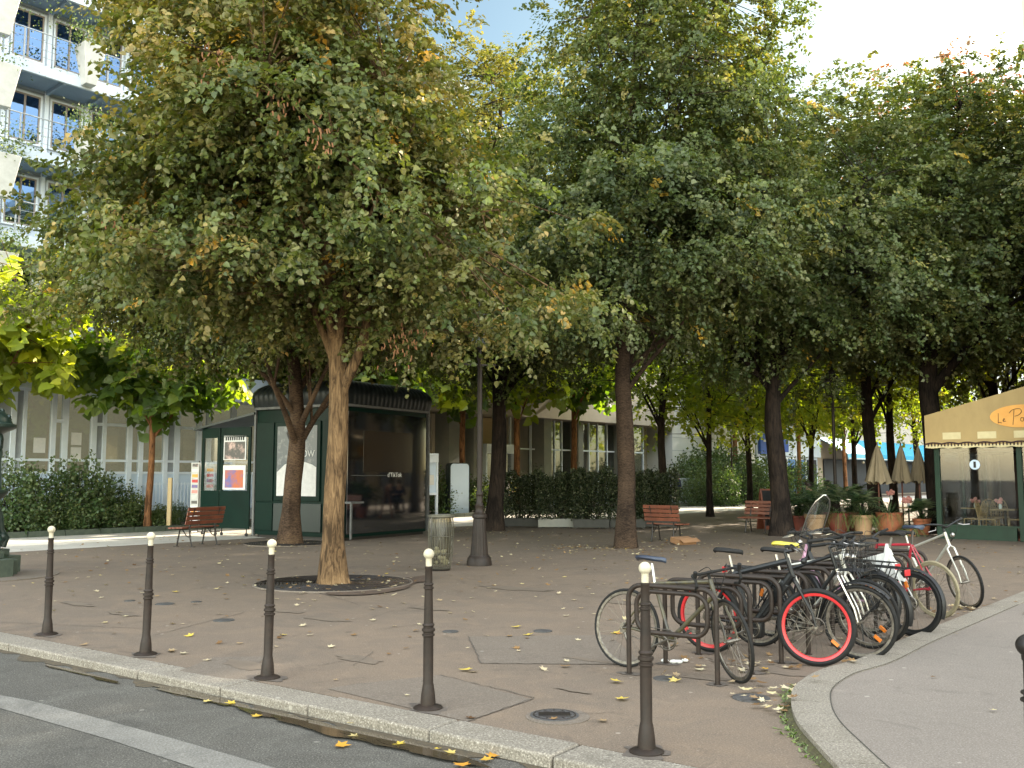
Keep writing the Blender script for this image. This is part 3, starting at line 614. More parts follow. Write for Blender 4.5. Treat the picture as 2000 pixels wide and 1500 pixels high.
# white fence in front of the ground floor
fn = empty('garden_fence', P0, FR, 'low white metal railing on a kerb in front of the pale blue ground floor', 'fence')
def fence(root, x0, x1, y, z0, h):
    q = MB(); q.box((x0, y - .02, z0 + h - .03), (x1, y + .02, z0 + h)); q.box((x0, y - .02, z0 + .1), (x1, y + .02, z0 + .13)); q.build('rail', M['winframe'], root, smooth=False)
    q = MB(); x = x0
    while x < x1: q.box((x, y - .012, z0 + .02), (x + .028, y + .012, z0 + h + .04)); x += .13
    q.build('bars', M['winframe'], root, smooth=False)
fence(fn, -6, 12, -.7, .5, .9)
q = MB(); q.box((-7, -.85, 0), (14, -.55, .5)); q.build('low_wall', M['greypost'], fn, smooth=False)
fn2 = empty('park_fence', P0, FR, 'short white railing beside the far bushes and the walking man', 'fence')
fence(fn2, 33.5, 38.5, -2.2, .0, 1.5)
# info totem, notice board
tt = empty('information_totem', FW(UA + A_of(905) - 3.5, -27.6), FR - .15, 'pale upright information totem with a rounded top beside the concrete pillars', 'totem')
b = MB(); pts = [(-.55, 0), (.55, 0)] + [(.4 + .15 * math.cos(a), 2.05 + .15 * math.sin(a)) for a in [0, .5, 1.05, 1.57]] + [(-.4 + .15 * math.cos(a), 2.05 + .15 * math.sin(a)) for a in [1.57, 2.1, 2.6, 3.14]]
def plate(pts, y0, y1):
    q = MB(); n = len(pts); q.add([(x, y0, z) for x, z in pts] + [(x, y1, z) for x, z in pts], [tuple(range(n)), tuple(range(n, 2 * n))[::-1]] + [(i, n + i, n + (i + 1) % n, (i + 1) % n) for i in range(n)]); return q
plate(pts, -.12, .12).build('body', M['green_grey'], tt, smooth=False)
plate([(x * .86, .12 + z * .93) for x, z in pts], -.135, -.121).build('display_face', M['facade_b'], tt, smooth=False)
nb = empty('notice_board', FW(UA + A_of(845) - 3.6, -27.4), FR - .2, 'white framed glass notice board with papers behind the kiosk', 'notice board')
b = MB(); b.box((-.6, -.06, .0), (-.52, .06, 2.5)); b.box((.52, -.06, 0), (.6, .06, 2.5)); b.box((-.6, -.08, 2.2), (.6, .08, 2.56)); b.box((-.52, -.06, .9), (.52, .06, 1.0)); b.build('frame', M['winframe'], nb, smooth=False, bevel=.01)
b = MB(); b.box((-.52, 0, 1.0), (.52, .04, 2.2)); b.build('backing', M['facade_b'], nb, smooth=False)
b = MB(); b.box((-.4, -.02, 1.25), (0, -.003, 1.85)); b.box((.1, -.02, 1.3), (.42, -.003, 1.7)); b.build('papers', M['paper'], nb, smooth=False)
# balcony planters
def bal(a, z): return P0 + U * a + V * 1.62 + Vector((0, 0, z))
pl_list = [(177, 93, 'white tapering balcony planter with a bushy fern on the third railing'), (8, -10, 'white tapering balcony planter at the top left corner'), (8, 130, 'white tapering balcony planter with ivy at the left edge below the upper railing'), (172, 262, 'white tapering balcony planter half hidden by the tree tip'), (8, 305, 'white tapering balcony planter under a feathery bush at the left edge'), (2, 495, 'lowest white tapering balcony planter at the left edge')]
def planter():
    root = empty('balcony_planter')
    q = MB(); w0, w1, h = .17, .36, 1.25
    q.add([(-w0, -w0, 0), (w0, -w0, 0), (w0, w0, 0), (-w0, w0, 0), (-w1, -w1, h), (w1, -w1, h), (w1, w1, h), (-w1, w1, h), (-w1 + .04, -w1 + .04, h), (w1 - .04, -w1 + .04, h), (w1 - .04, w1 - .04, h), (-w1 + .04, w1 - .04, h), (-w1 + .05, -w1 + .05, h - .1), (w1 - .05, -w1 + .05, h - .1), (w1 - .05, w1 - .05, h - .1), (-w1 + .05, w1 - .05, h - .1)],
          [(3, 2, 1, 0)] + [(i, (i + 1) % 4, 4 + (i + 1) % 4, 4 + i) for i in range(4)] + [(4 + i, 4 + (i + 1) % 4, 8 + (i + 1) % 4, 8 + i) for i in range(4)] + [(8 + i, 8 + (i + 1) % 4, 12 + (i + 1) % 4, 12 + i) for i in range(4)] + [(12, 13, 14, 15)])
    q.build('pot', M['white'], root, bevel=.012)
    return root
PLANTERS = []
for px, py, lab in pl_list:
    pr = planter(); x, y, z = ray(px, py)
    # point on the balcony-front plane (v = const)
    v0 = (P0.x * V.x + P0.y * V.y) + 1.62; t = v0 / (x * V.x + y * V.y); pos = Vector((x * t, y * t, HC + z * t))
    pr.location = pos - Vector((0, 0, 1.25)); pr.rotation_euler = (0, 0, FR)
    tag(pr, lab, 'planter', 'planters hung on the balcony railings'); PLANTERS.append(pr)
# ---------------------------------------------------------------- kiosk
KC = Vector((-4.34, 24.4, 0)); E1 = Vector((.52, .854, 0)).normalized(); KR = math.atan2(E1.y, E1.x)
ksk = empty('newspaper_kiosk', KC, KR, 'dark green newspaper kiosk with a ribbed rounded roof behind the two front trees', 'kiosk')
# local x = along right face (E1), y = along left face (perp, to the left/back)
LX, LY, HT = 3.62, 3.15, 3.46
def rrect(x0, y0, x1, y1, r, n=6):
    p = []
    for cx, cy_, a in ((x1 - r, y0 + r, -90), (x1 - r, y1 - r, 0), (x0 + r, y1 - r, 90), (x0 + r, y0 + r, 180)):
        for i in range(n + 1): an = R(a + 90 * i / n); p.append((cx + r * math.cos(an), cy_ + r * math.sin(an)))
    return p
def dens(p, step):
    out = []; n = len(p)
    for i in range(n):
        a, c = Vector((*p[i], 0)), Vector((*p[(i + 1) % n], 0)); k = max(1, int((c - a).length / step))
        for j in range(k): out.append(a.lerp(c, j / k))
    return out
b = MB(); b.prism(rrect(0, 0, LX, LY, .07), .08, HT); b.build('body', M['green'], ksk, ang=50)
b = MB(); b.prism(rrect(.06, .06, LX - .06, LY - .06, .05), 0, .1); b.build('plinth', M['iron_dk'], ksk, ang=50)
b = MB(); base = dens(rrect(-.12, -.12, LX + .12, LY + .12, .28, 8), .045); n = len(base); cx, cy_ = LX / 2, LY / 2
prof = [(0, 0), (.03, .14), (.045, .3), (.02, .42), (-.05, .52), (-.17, .6), (-.4, .66), (-.8, .7), (-1.35, .72)]
vs = []; fs = []
for j, (o_, z) in enumerate(prof):
    for i, p in enumerate(base):
        q_ = Vector((p.x - cx, p.y - cy_, 0)); sx = 1 + o_ / (LX / 2); sy = 1 + o_ / (LY / 2)
        rb_ = .009 * (1 if (i // 2) % 2 else 0); sx += rb_ / (LX / 2); sy += rb_ / (LY / 2)
        vs.append((cx + q_.x * sx, cy_ + q_.y * sy, HT + .06 + z + rb_ * (j > 4)))
for j in range(len(prof) - 1):
    for i in range(n): fs.append((j * n + i, j * n + (i + 1) % n, (j + 1) * n + (i + 1) % n, (j + 1) * n + i))
fs.append(tuple((len(prof) - 1) * n + i for i in range(n)))
b.add(vs, fs); M['roofdk'] = mat('roof_dark', (.008, .011, .012), .35, c2=(.014, .018, .019), ns=5, spec=.25); b.build('roof', M['roofdk'], ksk, ang=25)
b = MB(); b.prism(rrect(-.14, -.14, LX + .14, LY + .14, .3, 8), HT - .01, HT + .055); b.build('eave_trim', M['alu'], ksk, ang=50)
for _m in ('green_dk',): M[_m].node_tree.nodes['Principled BSDF'].inputs['IOR'].default_value = 2.1
# right face (y = 0 side): big glossy panel
b = MB(); b.box((.12, -.045, .16), (LX - .12, -.003, HT - .12)); pnl = b.build('glass_panel', M['green_dk'], ksk, smooth=False, bevel=.01)
M['print'] = mat('brown_print', (.028, .02, .014), .12, c2=(.02, .015, .012), ns=1.5, spec=.8)
b = MB(); b.box((.75, -.052, 1.75), (2.85, -.0465, 2.85)); b.build('poster', M['print'], ksk, smooth=False)
def text(s, name, m, parent, loc, size, rot, ext=.002, align='LEFT', shear=0):
    cu = bpy.data.curves.new(name, 'FONT'); cu.body = s; cu.size = size; cu.extrude = ext; cu.align_x = align; cu.shear = shear
    o = bpy.data.objects.new(name, cu); col().objects.link(o); o.data.materials.append(m); me = bpy.data.meshes.new_from_object(o); bpy.data.objects.remove(o)
    o = bpy.data.objects.new(name, me); col().objects.link(o); o.parent = parent; o.location = loc; o.rotation_euler = rot
    return o
RX = (R(90), 0, 0)
text("d'TikTok", 'lettering', M['paper'], ksk, (1.75, -.056, 1.63), .17, RX)
b = MB(); b.box((.25, -.052, 1.66), (1.7, -.049, 1.675)); b.build('print_line', M['alu'], ksk, smooth=False)
b = MB(); b.box((.0, -.3, .95), (.5, -.004, 1.0)); b.box((.02, -.28, .05), (.07, -.24, .95)); b.build('side_shelf', M['alu'], ksk, smooth=False)
b = MB(); b.box((LX - .02, -.06, .1), (LX + .05, .02, HT)); b.box((-.035, -.035, .05), (.03, .03, HT)); b.box((-.045, LY - .03, .05), (.03, LY + .04, HT)); b.build('corner_trim', M['alu'], ksk, smooth=False)
# left face (x = 0 side), y from 0 to LY
def lf(y0, y1, z0, z1, d0, d1): return ((-d1, y0, z0), (-d0, y1, z1))
b = MB(); b.box(*lf(.75, 2.38, 1.0, 3.1, .003, .05)); b.build('poster_frame', M['green'], ksk, smooth=False, bevel=.01)
ad = MB(); ad.box(*lf(.85, 2.28, 1.12, 2.98, .052, .06)); M['adgrey'] = mat('advert_grey', (.09, .1, .11), .25, c2=(.2, .2, .2), ns=5, lo=.5, hi=.7); adp = ad.build('poster', M['adgrey'], ksk, smooth=False)
def lfpoly(pts, d): 
    q = MB(); n_ = len(pts); q.add([(-d, y, z) for y, z in pts], [tuple(range(n_))]); return q
lfpoly([(.86, 1.13), (2.27, 1.13), (2.27, 1.75), (2.0, 1.95), (1.75, 2.05), (1.55, 2.08), (1.3, 2.03), (1.0, 1.95), (.86, 1.88)], .063).build('shirt_print', M['palecloth'], adp, smooth=False)
lfpoly([(1.42, 2.05), (1.4, 2.35), (1.3, 2.5), (1.32, 2.8), (1.5, 2.9), (1.72, 2.85), (1.8, 2.6), (1.75, 2.35), (1.7, 2.1), (1.55, 2.0)], .065).build('skin_print', M['skin'], adp, smooth=False)
lfpoly([(1.45, 2.72), (1.2, 2.6), (1.2, 2.85), (1.4, 2.95), (1.75, 2.95), (1.95, 2.8), (1.85, 2.6), (1.75, 2.75)], .067).build('hair_print', M['hair'], adp, smooth=False)
text("GLOW", 'lettering', M['white'], adp, (-.069, 1.66, 2.16), .24, (R(90), 0, R(-90)))
b = MB(); b.box(*lf(1.5, 1.52, 1.2, 1.8, .063, .068)); b.box(*lf(1.56, 1.58, 1.2, 1.85, .063, .068)); b.build('red_print', M['red'], adp, smooth=False)
b = MB(); b.box(*lf(.7, 2.4, .2, .93, .003, .04)); b.build('grey_panel', M['green_grey'], ksk, smooth=False, bevel=.006)
for y0, y1, z0, z1 in ((.06, .62, .2, 3.1), (2.45, 3.1, .2, .93), (2.45, 3.1, .98, 3.1)):
    b = MB(); b.box(*lf(y0, y1, z0, z1, .003, .03)); b.build('side_panel', M['green'], ksk, smooth=False, bevel=.006)
# open side wing: two door leaves on castors from the left corner, awning flap
wd = Vector((-1.02, 3.15 + .05, 0))   # local start beyond left face
def leaf_door(y0, y1, name):
    xo = -.05
    q = MB(); z0, z1 = .22, 3.0
    q.box((xo - .05, y0, z0), (xo, y1, 1.25)); q.box((xo - .05, y0, 2.72), (xo, y1, z1)); q.box((xo - .05, y0, 1.25), (xo, y0 + .1, 2.72)); q.box((xo - .05, y1 - .1, 1.25), (xo, y1, 2.72))
    o = q.build(name, M['green'], ksk, smooth=False, bevel=.008)
    q = MB(); q.box((xo - .03, y0 + .1, 1.25), (xo - .015, y1 - .1, 2.72)); q.build('glass', M['pane'], o, smooth=False)
    q = MB()
    for y in (y0 + .1, y1 - .1):
        q.lathe([(.045, -.02), (.045, .02)], 12); 
        n_ = 24; vs_ = q.v[-n_:]; q.v[-n_:] = [(xo - .025 + z, y + x, .06 + yy) for x, yy, z in vs_]
        q.box((xo - .035, y - .012, .08), (xo - .015, y + .012, .22))
    q.build('castor', M['blackm'], o)
    return o
d1 = leaf_door(3.25, 4.42, 'door_leaf'); d2 = leaf_door(4.46, 5.2, 'door_leaf')
b = MB(); b.box((-.1, 3.42, 2.1), (-.085, 4.3, 2.78)); b.build('poster', M['paper'], d1, smooth=False)
M['photo1'] = mat('photo_grey', (.1, .09, .08), .5, c2=(.55, .38, .33), ns=3, lo=.5, hi=.62)
M['photo2'] = mat('photo_red', (.45, .12, .05), .5, c2=(.12, .12, .3), ns=2.5, lo=.45, hi=.6)
b = MB(); b.box((-.105, 3.46, 2.12), (-.101, 4.26, 2.6)); b.build('photo_print', M['photo1'], d1, smooth=False)
b = MB(); b.box((-.1, 3.42, 1.28), (-.085, 4.3, 1.95)); b.build('poster', M['paper'], d1, smooth=False)
b = MB(); b.box((-.105, 3.5, 1.33), (-.101, 4.22, 1.82)); b.build('photo_print', M['photo2'], d1, smooth=False)
b = MB()
for i in range(9): b.box((-.106, 3.5 + i * .085, 2.64), (-.101, 3.5 + i * .085 + .05, 2.74))
b.build('headline_print', M['blackm'], d1, smooth=False)
b = MB(); b.add([(-.1, 3.15, 3.4), (1.2, 3.15, 3.4), (1.1, 5.5, 3.0), (-.25, 5.4, 3.0), (-.1, 3.15, 3.34), (1.2, 3.15, 3.34), (1.1, 5.5, 2.94), (-.25, 5.4, 2.94)], [(0, 1, 2, 3), (7, 6, 5, 4), (0, 3, 7, 4), (3, 2, 6, 7), (2, 1, 5, 6), (1, 0, 4, 5)]); b.build('awning_flap', M['green_grey'], ksk, smooth=False)
# postcard racks
def card_rack(px, py, label, seed, h):
    r_ = random.Random(seed); c = G(px, py); root = empty('postcard_rack', c, r_.uniform(-.4, .2), label, 'postcard rack', 'postcard racks beside the kiosk')
    q = MB(); q.tube([(0, 0, .05), (0, 0, h)], .015, 8); q.tube([(-.28, 0, .03), (.28, 0, .03)], .015, 6); q.tube([(0, -.28, .03), (0, .28, .03)], .015, 6); q.build('stand', M['blackm'], root)
    cols = [M['paper'], M['red'], M['pink'], M['photo1'], M['orangesign'], M['photo2'], M['white']]
    for k in range(11):
        z = .35 + k * (h - .4) / 11; q = MB()
        for s_ in (-1, 1):
            for ax in (0, 1):
                q.cur = 0
                if ax == 0: q.box((-.13, s_ * .17 - .008, z), (.13, s_ * .17 + .008, z + .15))
                else: q.box((s_ * .17 - .008, -.13, z), (s_ * .17 + .008, .13, z + .15))
                q.cur = 1
                if ax == 0: q.box((-.1, s_ * .183 - .004, z + .03), (.1, s_ * .183 + .004, z + .12))
                else: q.box((s_ * .183 - .004, -.1, z + .03), (s_ * .183 + .004, .1, z + .12))
        q.build('card_row', [M['white'], cols[(k * 3 + seed) % 7]], root, smooth=False)
    return root
card_rack(385, 1040, 'white postcard rack at the far left of the kiosk with its cards faded', 1, 2.1)
card_rack(411, 1040, 'postcard rack with red cards right against the kiosk door leaf', 5, 2.12)
# ---------------------------------------------------------------- bollards
def bollard(label, loc, ball=True):
    root = empty('bollard', loc, 0, label, 'bollard', 'bollards along the kerb' if ball else None)
    prof = [(.105, 0), (.105, .012), (.085, .022), (.055, .03), (.054, .05), (.05, .1), (.04, .165), (.0365, .18), (.0365, .5), (.037, .505), (.046, .512), (.046, .522), (.037, .528), (.037, .538), (.048, .545), (.048, .56), (.037, .567), (.037, .576), (.044, .582), (.044, .59), (.0345, .6),
            (.0295, .835), (.03, .84), (.038, .845), (.038, .853), (.029, .858), (.029, .866), (.036, .871), (.036, .878), (.0275, .884), (.0265, .985), (.029, .99), (.029, 1.0), (.02, 1.005)]
    m = M['iron'] if ball else M['iron_dk']; b_ = MB(); b_.lathe(prof, 24); b_.build('post', m, root, ang=40)
    if ball:
        b_ = MB(); b_.lathe([(.0225, 1.0), (.0225, 1.055), (.024, 1.06)], 20); b_.sphere((0, 0, 1.09), .039, 20, 12); b_.build('ball_cap', M['cream'], root)
    else:
        b_ = MB(); b_.sphere((0, 0, 1.04), .044, 24, 14); b_.lathe([(.03, .99), (.03, 1.01)], 20); b_.build('ball_cap', m, root)
    return root
bl = [(92, 1240, 'cream topped brown bollard, the smallest and leftmost of the row by the kerb'), (284, 1279, 'cream topped brown bollard left of the bench, second from the left'), (522, 1325, 'cream topped brown bollard in the middle of the row, left of the light trunk'), (836, 1384, 'cream topped brown bollard standing in front of the wire litter bin'), (1263, 1470, 'cream topped brown bollard in front of the bicycle racks, the nearest one')]
rr = random.Random(2)
for px, py, l in bl:
    o = bollard(l, G(px, py)); o.rotation_euler = (rr.uniform(-.012, .012), R(-.5) + rr.uniform(-.006, .006), rr.uniform(0, 6)); 
o = bollard('black round-topped bollard cut off by the right edge of the view', (1.806, 3.36, ZS), False); o.scale = (1.22, 1.22, .965)
o2 = o
# ---------------------------------------------------------------- street lamps
def lamp(loc, label, s=1.0):
    root = empty('street_lamp', loc, .3, label, 'street lamp', 'old style street lamps')
    b_ = MB(); b_.lathe([(.235, 0), (.235, .07), (.225, .085), (.22, .13), (.2, .15), (.19, .17)], 32); b_.build('foot', M['iron'], root)
    b_ = MB(); b_.lathe([(.17, .17), (.165, .2), (.14, .5), (.115, .78), (.112, .8)], 64, flute=16, amp=.09); b_.build('fluted_base', M['iron'], root, ang=60)
    b_ = MB(); b_.lathe([(.115, .8), (.135, .81), (.14, .84), (.13, .87), (.1, .89), (.085, .91), (.075, .95), (.08, .99), (.088, 1.02), (.075, 1.04), (.06, 1.08), (.056, 1.18), (.07, 1.2), (.072, 1.23), (.055, 1.26), (.05, 1.3), (.05, 1.85), (.047, 3.2), (.04, 3.55), (.06, 3.58), (.06, 3.62), (.03, 3.66), (.025, 3.75)], 20); b_.build('shaft', M['iron'], root)
    b_ = MB(); b_.box((-.3, -.012, 3.46), (.3, .012, 3.49)); b_.sphere((-.3, 0, 3.475), .025, 8, 6); b_.sphere((.3, 0, 3.475), .025, 8, 6); b_.build('ladder_bar', M['iron'], root)
    b_ = MB(); w0, w1, z0, z1 = .11, .2, 3.8, 4.22
    for sx, sy in ((-1, -1), (1, -1), (1, 1), (-1, 1)):
        b_.beam((sx * w0, sy * w0, z0), (sx * w1, sy * w1, z1), .022, .022, up=(1, 0, 0))
    for w_, z in ((w0, z0), (w1, z1)):
        for i in range(4):
            c4 = [(-w_, -w_, z), (w_, -w_, z), (w_, w_, z), (-w_, w_, z)]; b_.beam(c4[i], c4[(i + 1) % 4], .028, .028)
    b_.lathe([(.03, 3.74), (.1, 3.79), (.12, 3.8)], 12)
    b_.lathe([(.27, 4.23), (.25, 4.27), (.15, 4.38), (.1, 4.42), (.09, 4.48), (.11, 4.5), (.05, 4.55), (.015, 4.63)], 16); ln = b_.build('lantern', M['iron_dk'], root)
    b_ = MB(); b_.add([(-w0, -w0, z0), (w0, -w0, z0), (w0, w0, z0), (-w0, w0, z0), (-w1, -w1, z1), (w1, -w1, z1), (w1, w1, z1), (-w1, w1, z1)], [(i, (i + 1) % 4, 4 + (i + 1) % 4, 4 + i) for i in range(4)]); b_.build('lantern_glass', M['clear'], ln, smooth=False)
    root.scale = (1, 1, 1.08); return root
lamp(G(936, 1104), 'iron street lamp with a fluted base right of the wire bin')
lamp(Vector((at(1630, 900, 29).x, 29, 0)), 'iron street lamp rising behind the potted palms by the closed parasols')
lamp(Vector((at(1429, 900, 54).x, 54, 0)), 'distant street lamp in front of the pale wall and bushes')
# ---------------------------------------------------------------- litter bin (wire)
root = empty('litter_bin', G(861, 1114), .4, 'wire litter bin with a clear bag in front of the kiosk corner', 'litter bin')
def binr(z): return .17 + .055 * math.sin(min(1, z / .9) * math.pi * .75)
b = MB()
for k in range(26):
    a = 2 * math.pi * k / 26; b.tube([(binr(z) * math.cos(a), binr(z) * math.sin(a), .03 + z) for z in [i * .09 for i in range(11)]], .0042, 4)
for z in (.05, .3, .6, .93): b.tube([(binr(z - .03) * math.cos(t_ * .2618), binr(z - .03) * math.sin(t_ * .2618), z) for t_ in range(24)], .006, 5, closed=True)
b.build('wire_basket', M['binwire'], root)
b = MB(); b.lathe([(.2, .93), (.24, .935), (.24, .97), (.2, .975), (.19, .95)], 28); b.build('rim_ring', M['binwire'], root)
b = MB(); b.lathe([(.16, 0), (.17, .03), (.1, .045)], 20); b.build('base_plate', M['iron_dk'], root)
b = MB(); r_ = random.Random(3); n = 24; vs = []; fs = []
for j in range(12):
    z = .1 + j * .076
    for k in range(n):
        a = 2 * math.pi * k / n; rr_ = (binr(z) - .02) * (1 - .1 * abs(math.sin(k * 1.3 + j * .25))) * r_.uniform(.93, 1.0); vs.append((rr_ * math.cos(a), rr_ * math.sin(a), z))
for j in range(11):
    for k in range(n): fs.append((j * n + k, j * n + (k + 1) % n, (j + 1) * n + (k + 1) % n, (j + 1) * n + k))
fs.append(tuple(range(n))[::-1]); b.add(vs, fs); b.build('clear_bag', M['bag'], root)
b = MB()
for i in range(14): b.sphere((r_.uniform(-.1, .1), r_.uniform(-.1, .1), .14 + r_.uniform(0, .25)), r_.uniform(.03, .07), 7, 5, (1, .7, .8))
b.build('rubbish', M['paper'], root, smooth=False)
M['bagprint'] = mat('green_print', (.05, .08, .04), .8)
for i, s_ in enumerate(['VIGI', 'PIRATE', 'VIGI', 'PIRATE']): pass
# ---------------------------------------------------------------- benches
def bench(loc, face, L, label):
    root = empty('park_bench', loc, math.atan2(face[1], face[0]) - R(90), label, 'bench', 'wooden benches on the square')
    # local: x along length, y facing (front = +y)
    for i in range(4):
        b_ = MB(); y = .0 + i * .115; b_.box((-L / 2, y, .43 - .004 * i), (L / 2, y + .095, .465 - .004 * i)); b_.build('seat_slat', M['wood'], root, bevel=.006)
    for i in range(4):
        b_ = MB(); z = .52 + i * .105; y = -.06 - (z - .45) * .24
        b_.M = Matrix.Translation((0, y, z)) @ Matrix.Rotation(R(13), 4, 'X'); b_.box((-L / 2, -.014, 0), (L / 2, .014, .088)); b_.build('back_slat', M['wood'], root, bevel=.006)
    for x in (-L / 2 + .2, L / 2 - .2):
        b_ = MB()
        b_.tube([(x, .34, .0), (x, .3, .2), (x, .25, .42)], .019, 6); b_.tube([(x, -.12, 0), (x, -.06, .2), (x, -.03, .43), (x, -.09, .62), (x, -.18, .9)], .019, 6)
        b_.tube([(x, -.04, .42), (x, .42, .415)], .018, 6); b_.box((x - .03, .3, 0), (x + .03, .42, .015)); b_.box((x - .03, -.2, 0), (x + .03, -.08, .015)); b_.tube([(x, .2, .42), (x, .05, .25), (x, -.06, .22)], .012, 6)
        b_.build('leg_frame', M['iron_dk'], root)
    return root
bench(G(392, 1066), (-.78, .35), 1.25, 'reddish wooden bench facing the flower bed left of the kiosk')
bench(G(1297, 1058), (.62, .8), 1.0, 'reddish wooden bench seen from behind right of the dark trunk, with cardboard beside it')
bench(G(1484, 1040), (-.6, -.8), 1.0, 'reddish wooden bench beside the trunk with the chalkboard behind it')
o = empty('cardboard_box', G(1334, 1063), .5, 'flattened brown cardboard box on the ground under the bench', 'box')
b = MB(); b.M = Matrix.Rotation(R(12), 4, 'X'); b.box((-.27, -.17, .02), (.27, .17, .15)); b.build('carton', M['card'], o, smooth=False, bevel=.006)
b = MB(); b.add([(-.27, -.18, .16), (.27, -.18, .16), (.3, -.32, .08), (-.25, -.34, .06)], [(0, 1, 2, 3)]); b.build('flap', M['card'], o, smooth=False, solid=1)
# ---------------------------------------------------------------- chalkboard
o = empty('chalkboard_sign', Vector((at(1503, 985, 30).x, 30, 0)), .25, 'dark folding chalkboard sign behind the right bench', 'sign')
for s_, nm in ((-1, 'front_board'), (1, 'back_board')):
    b = MB(); b.M = Matrix.Translation((0, s_ * .25, 0)) @ Matrix.Rotation(R(s_ * 11), 4, 'X'); b.box((-.33, -.018, 0), (.33, .018, 1.28)); b.build(nm, M['wood'], o, smooth=False, bevel=.01)
    b = MB(); b.M = Matrix.Translation((0, s_ * .25, 0)) @ Matrix.Rotation(R(s_ * 11), 4, 'X'); b.box((-.28, s_ * .021 - .002, .12), (.28, s_ * .021 + .002, 1.22)); b.build('slate', M['blackm'], o, smooth=False)
# ---------------------------------------------------------------- drinking fountain (left edge)
o = empty('drinking_fountain', (-8.9, 15.95, 0), .35, 'dark green cast iron drinking fountain with statues, cut by the left edge', 'fountain')
b = MB(); b.lathe([(.62, 0), (.62, .24), (.6, .26)], 8); b.build('plinth', M['fount_base'], o, smooth=False, bevel=.015)
b = MB()
for k in range(4):
    b = MB(); a = k * math.pi / 2 + math.pi / 4; b.M = Matrix.Rotation(a, 4, 'Z'); b.box((.36, -.15, .0), (.72, .15, .3)); b.box((.3, -.12, .303), (.52, .12, .42)); b.build('corner_block', M['fount_base'], o, smooth=False, bevel=.012)
b = MB(); b.lathe([(.5, .26), (.48, .3), (.4, .36), (.36, .42), (.34, .48), (.36, .52), (.33, .56), (.3, .62), (.29, 1.2), (.31, 1.25), (.36, 1.3), (.42, 1.36), (.43, 1.4), (.4, 1.42)], 24); b.build('pedestal', M['fount'], o, ang=30)
b = MB()
for k in range(4):
    a = k * math.pi / 2 + math.pi / 4; d_ = Vector((math.cos(a), math.sin(a), 0)); b.tube([d_ * .33 + Vector((0, 0, 1.15)), d_ * .4 + Vector((0, 0, .95)), d_ * .42 + Vector((0, 0, .75)), d_ * .5 + Vector((0, 0, .6)), d_ * .46 + Vector((0, 0, .45))], [.04, .05, .05, .08, .06], 10); b.sphere(tuple(d_ * .45 + Vector((0, 0, .62))), .09, 12, 8, (1, 1, 1.2))
b.build('scroll', M['fount'], o)
for k in range(4):
    a = k * math.pi / 2; d_ = Vector((math.cos(a), math.sin(a), 0)) * .24; b = MB()
    b.lathe([(.075, 1.42), (.085, 1.5), (.078, 1.6), (.07, 1.72), (.055, 1.84), (.052, 1.9), (.065, 1.98), (.075, 2.04), (.06, 2.1), (.028, 2.13), (.028, 2.16)], 14, c=(d_.x, d_.y, 0), flute=7, amp=.12); b.sphere((d_.x, d_.y, 2.22), .062, 12, 8, (1, 1, 1.2))
    dn = d_.normalized(); sd2 = Vector((-dn.y, dn.x, 0))
    for s_ in (-1, 1): b.tube([d_ + sd2 * .07 * s_ + Vector((0, 0, 2.06)), d_ + sd2 * .12 * s_ + dn * .03 + Vector((0, 0, 2.14)), d_ + sd2 * .09 * s_ + dn * .04 + Vector((0, 0, 2.28)), d_ + sd2 * .05 * s_ + dn * .02 + Vector((0, 0, 2.38))], [.026, .022, .02, .018], 8)
    b.build('caryatid', M['fount'], o)
b = MB(); b.lathe([(.3, 2.36), (.36, 2.4), (.46, 2.44), (.5, 2.47), (.5, 2.52), (.44, 2.54), (.42, 2.58), (.36, 2.68), (.28, 2.76), (.16, 2.83), (.08, 2.87), (.05, 2.93), (.07, 2.96), (.02, 3.08)], 24); b.build('dome', M['fount'], o)
b = MB(); r_ = random.Random(6)
for k in range(60):
    a = r_.uniform(0, 6.28); rr_ = r_.uniform(.22, .42); z = 2.56 + (.42 - rr_) * .9; b.sphere((rr_ * math.cos(a), rr_ * math.sin(a), z + r_.uniform(0, .05)), r_.uniform(.025, .05), 6, 4)
b.build('dome_ornament', M['fount'], o)
q = MB(); q.lathe([(1.15, 0), (1.15, .012), (1.05, .014)], 40); s_ = st(q, 'fountain_drain_ring', M['patch']); s_.location = (-8.78, 15.95, .001)
# ---------------------------------------------------------------- cafe terrace (right)
CC = Vector((11.36, 25.56, 0)); CR = math.atan2(V.y, V.x)   # local x = V (towards camera-right), local y = U (back)
caf = empty('cafe_terrace', CC, CR, 'glazed cafe terrace with green posts and a yellow canvas awning at the right', 'cafe terrace')
for x, y in ((0, -.02), (2.0, -.02), (4.0, -.02), (6.0, -.02), (0, 2.2), (0, 4.4), (0, 6.6)):
    b = MB(); b.box((x, y, 0), (x + .13, y + .13, 2.75)); b.build('post', M['cafe_green'], caf, smooth=False, bevel=.008)
b = MB(); b.box((.13, -.01, .0), (1.93, .1, .36)); b.box((2.13, -.01, 0), (4, .1, .36)); b.box((4.13, -.01, 0), (6, .1, .36)); b.box((.01, .13, 0), (.11, 6.6, .36)); b.box((.13, -.03, .33), (6, -.011, .38)); b.build('kick_panel', M['cafe_green'], caf, smooth=False)
for x0, x1 in ((.13, 1.93), (2.13, 4), (4.13, 6)):
    b = MB(); b.box((x0, .04, .37), (x1, .052, 2.7)); b.build('glass_pane', M['clear'], caf, smooth=False)
for y0, y1 in ((.12, 2.2), (2.32, 4.4), (4.52, 6.6)):
    b = MB(); b.box((.05, y0, .37), (.062, y1, 2.7)); b.build('darkened_pane', M['dimmed'], caf, smooth=False)
b = MB(); b.box((.2, .2, .0), (10, 8, .06)); b.build('terrace_floor', M['wood'], caf, smooth=False)
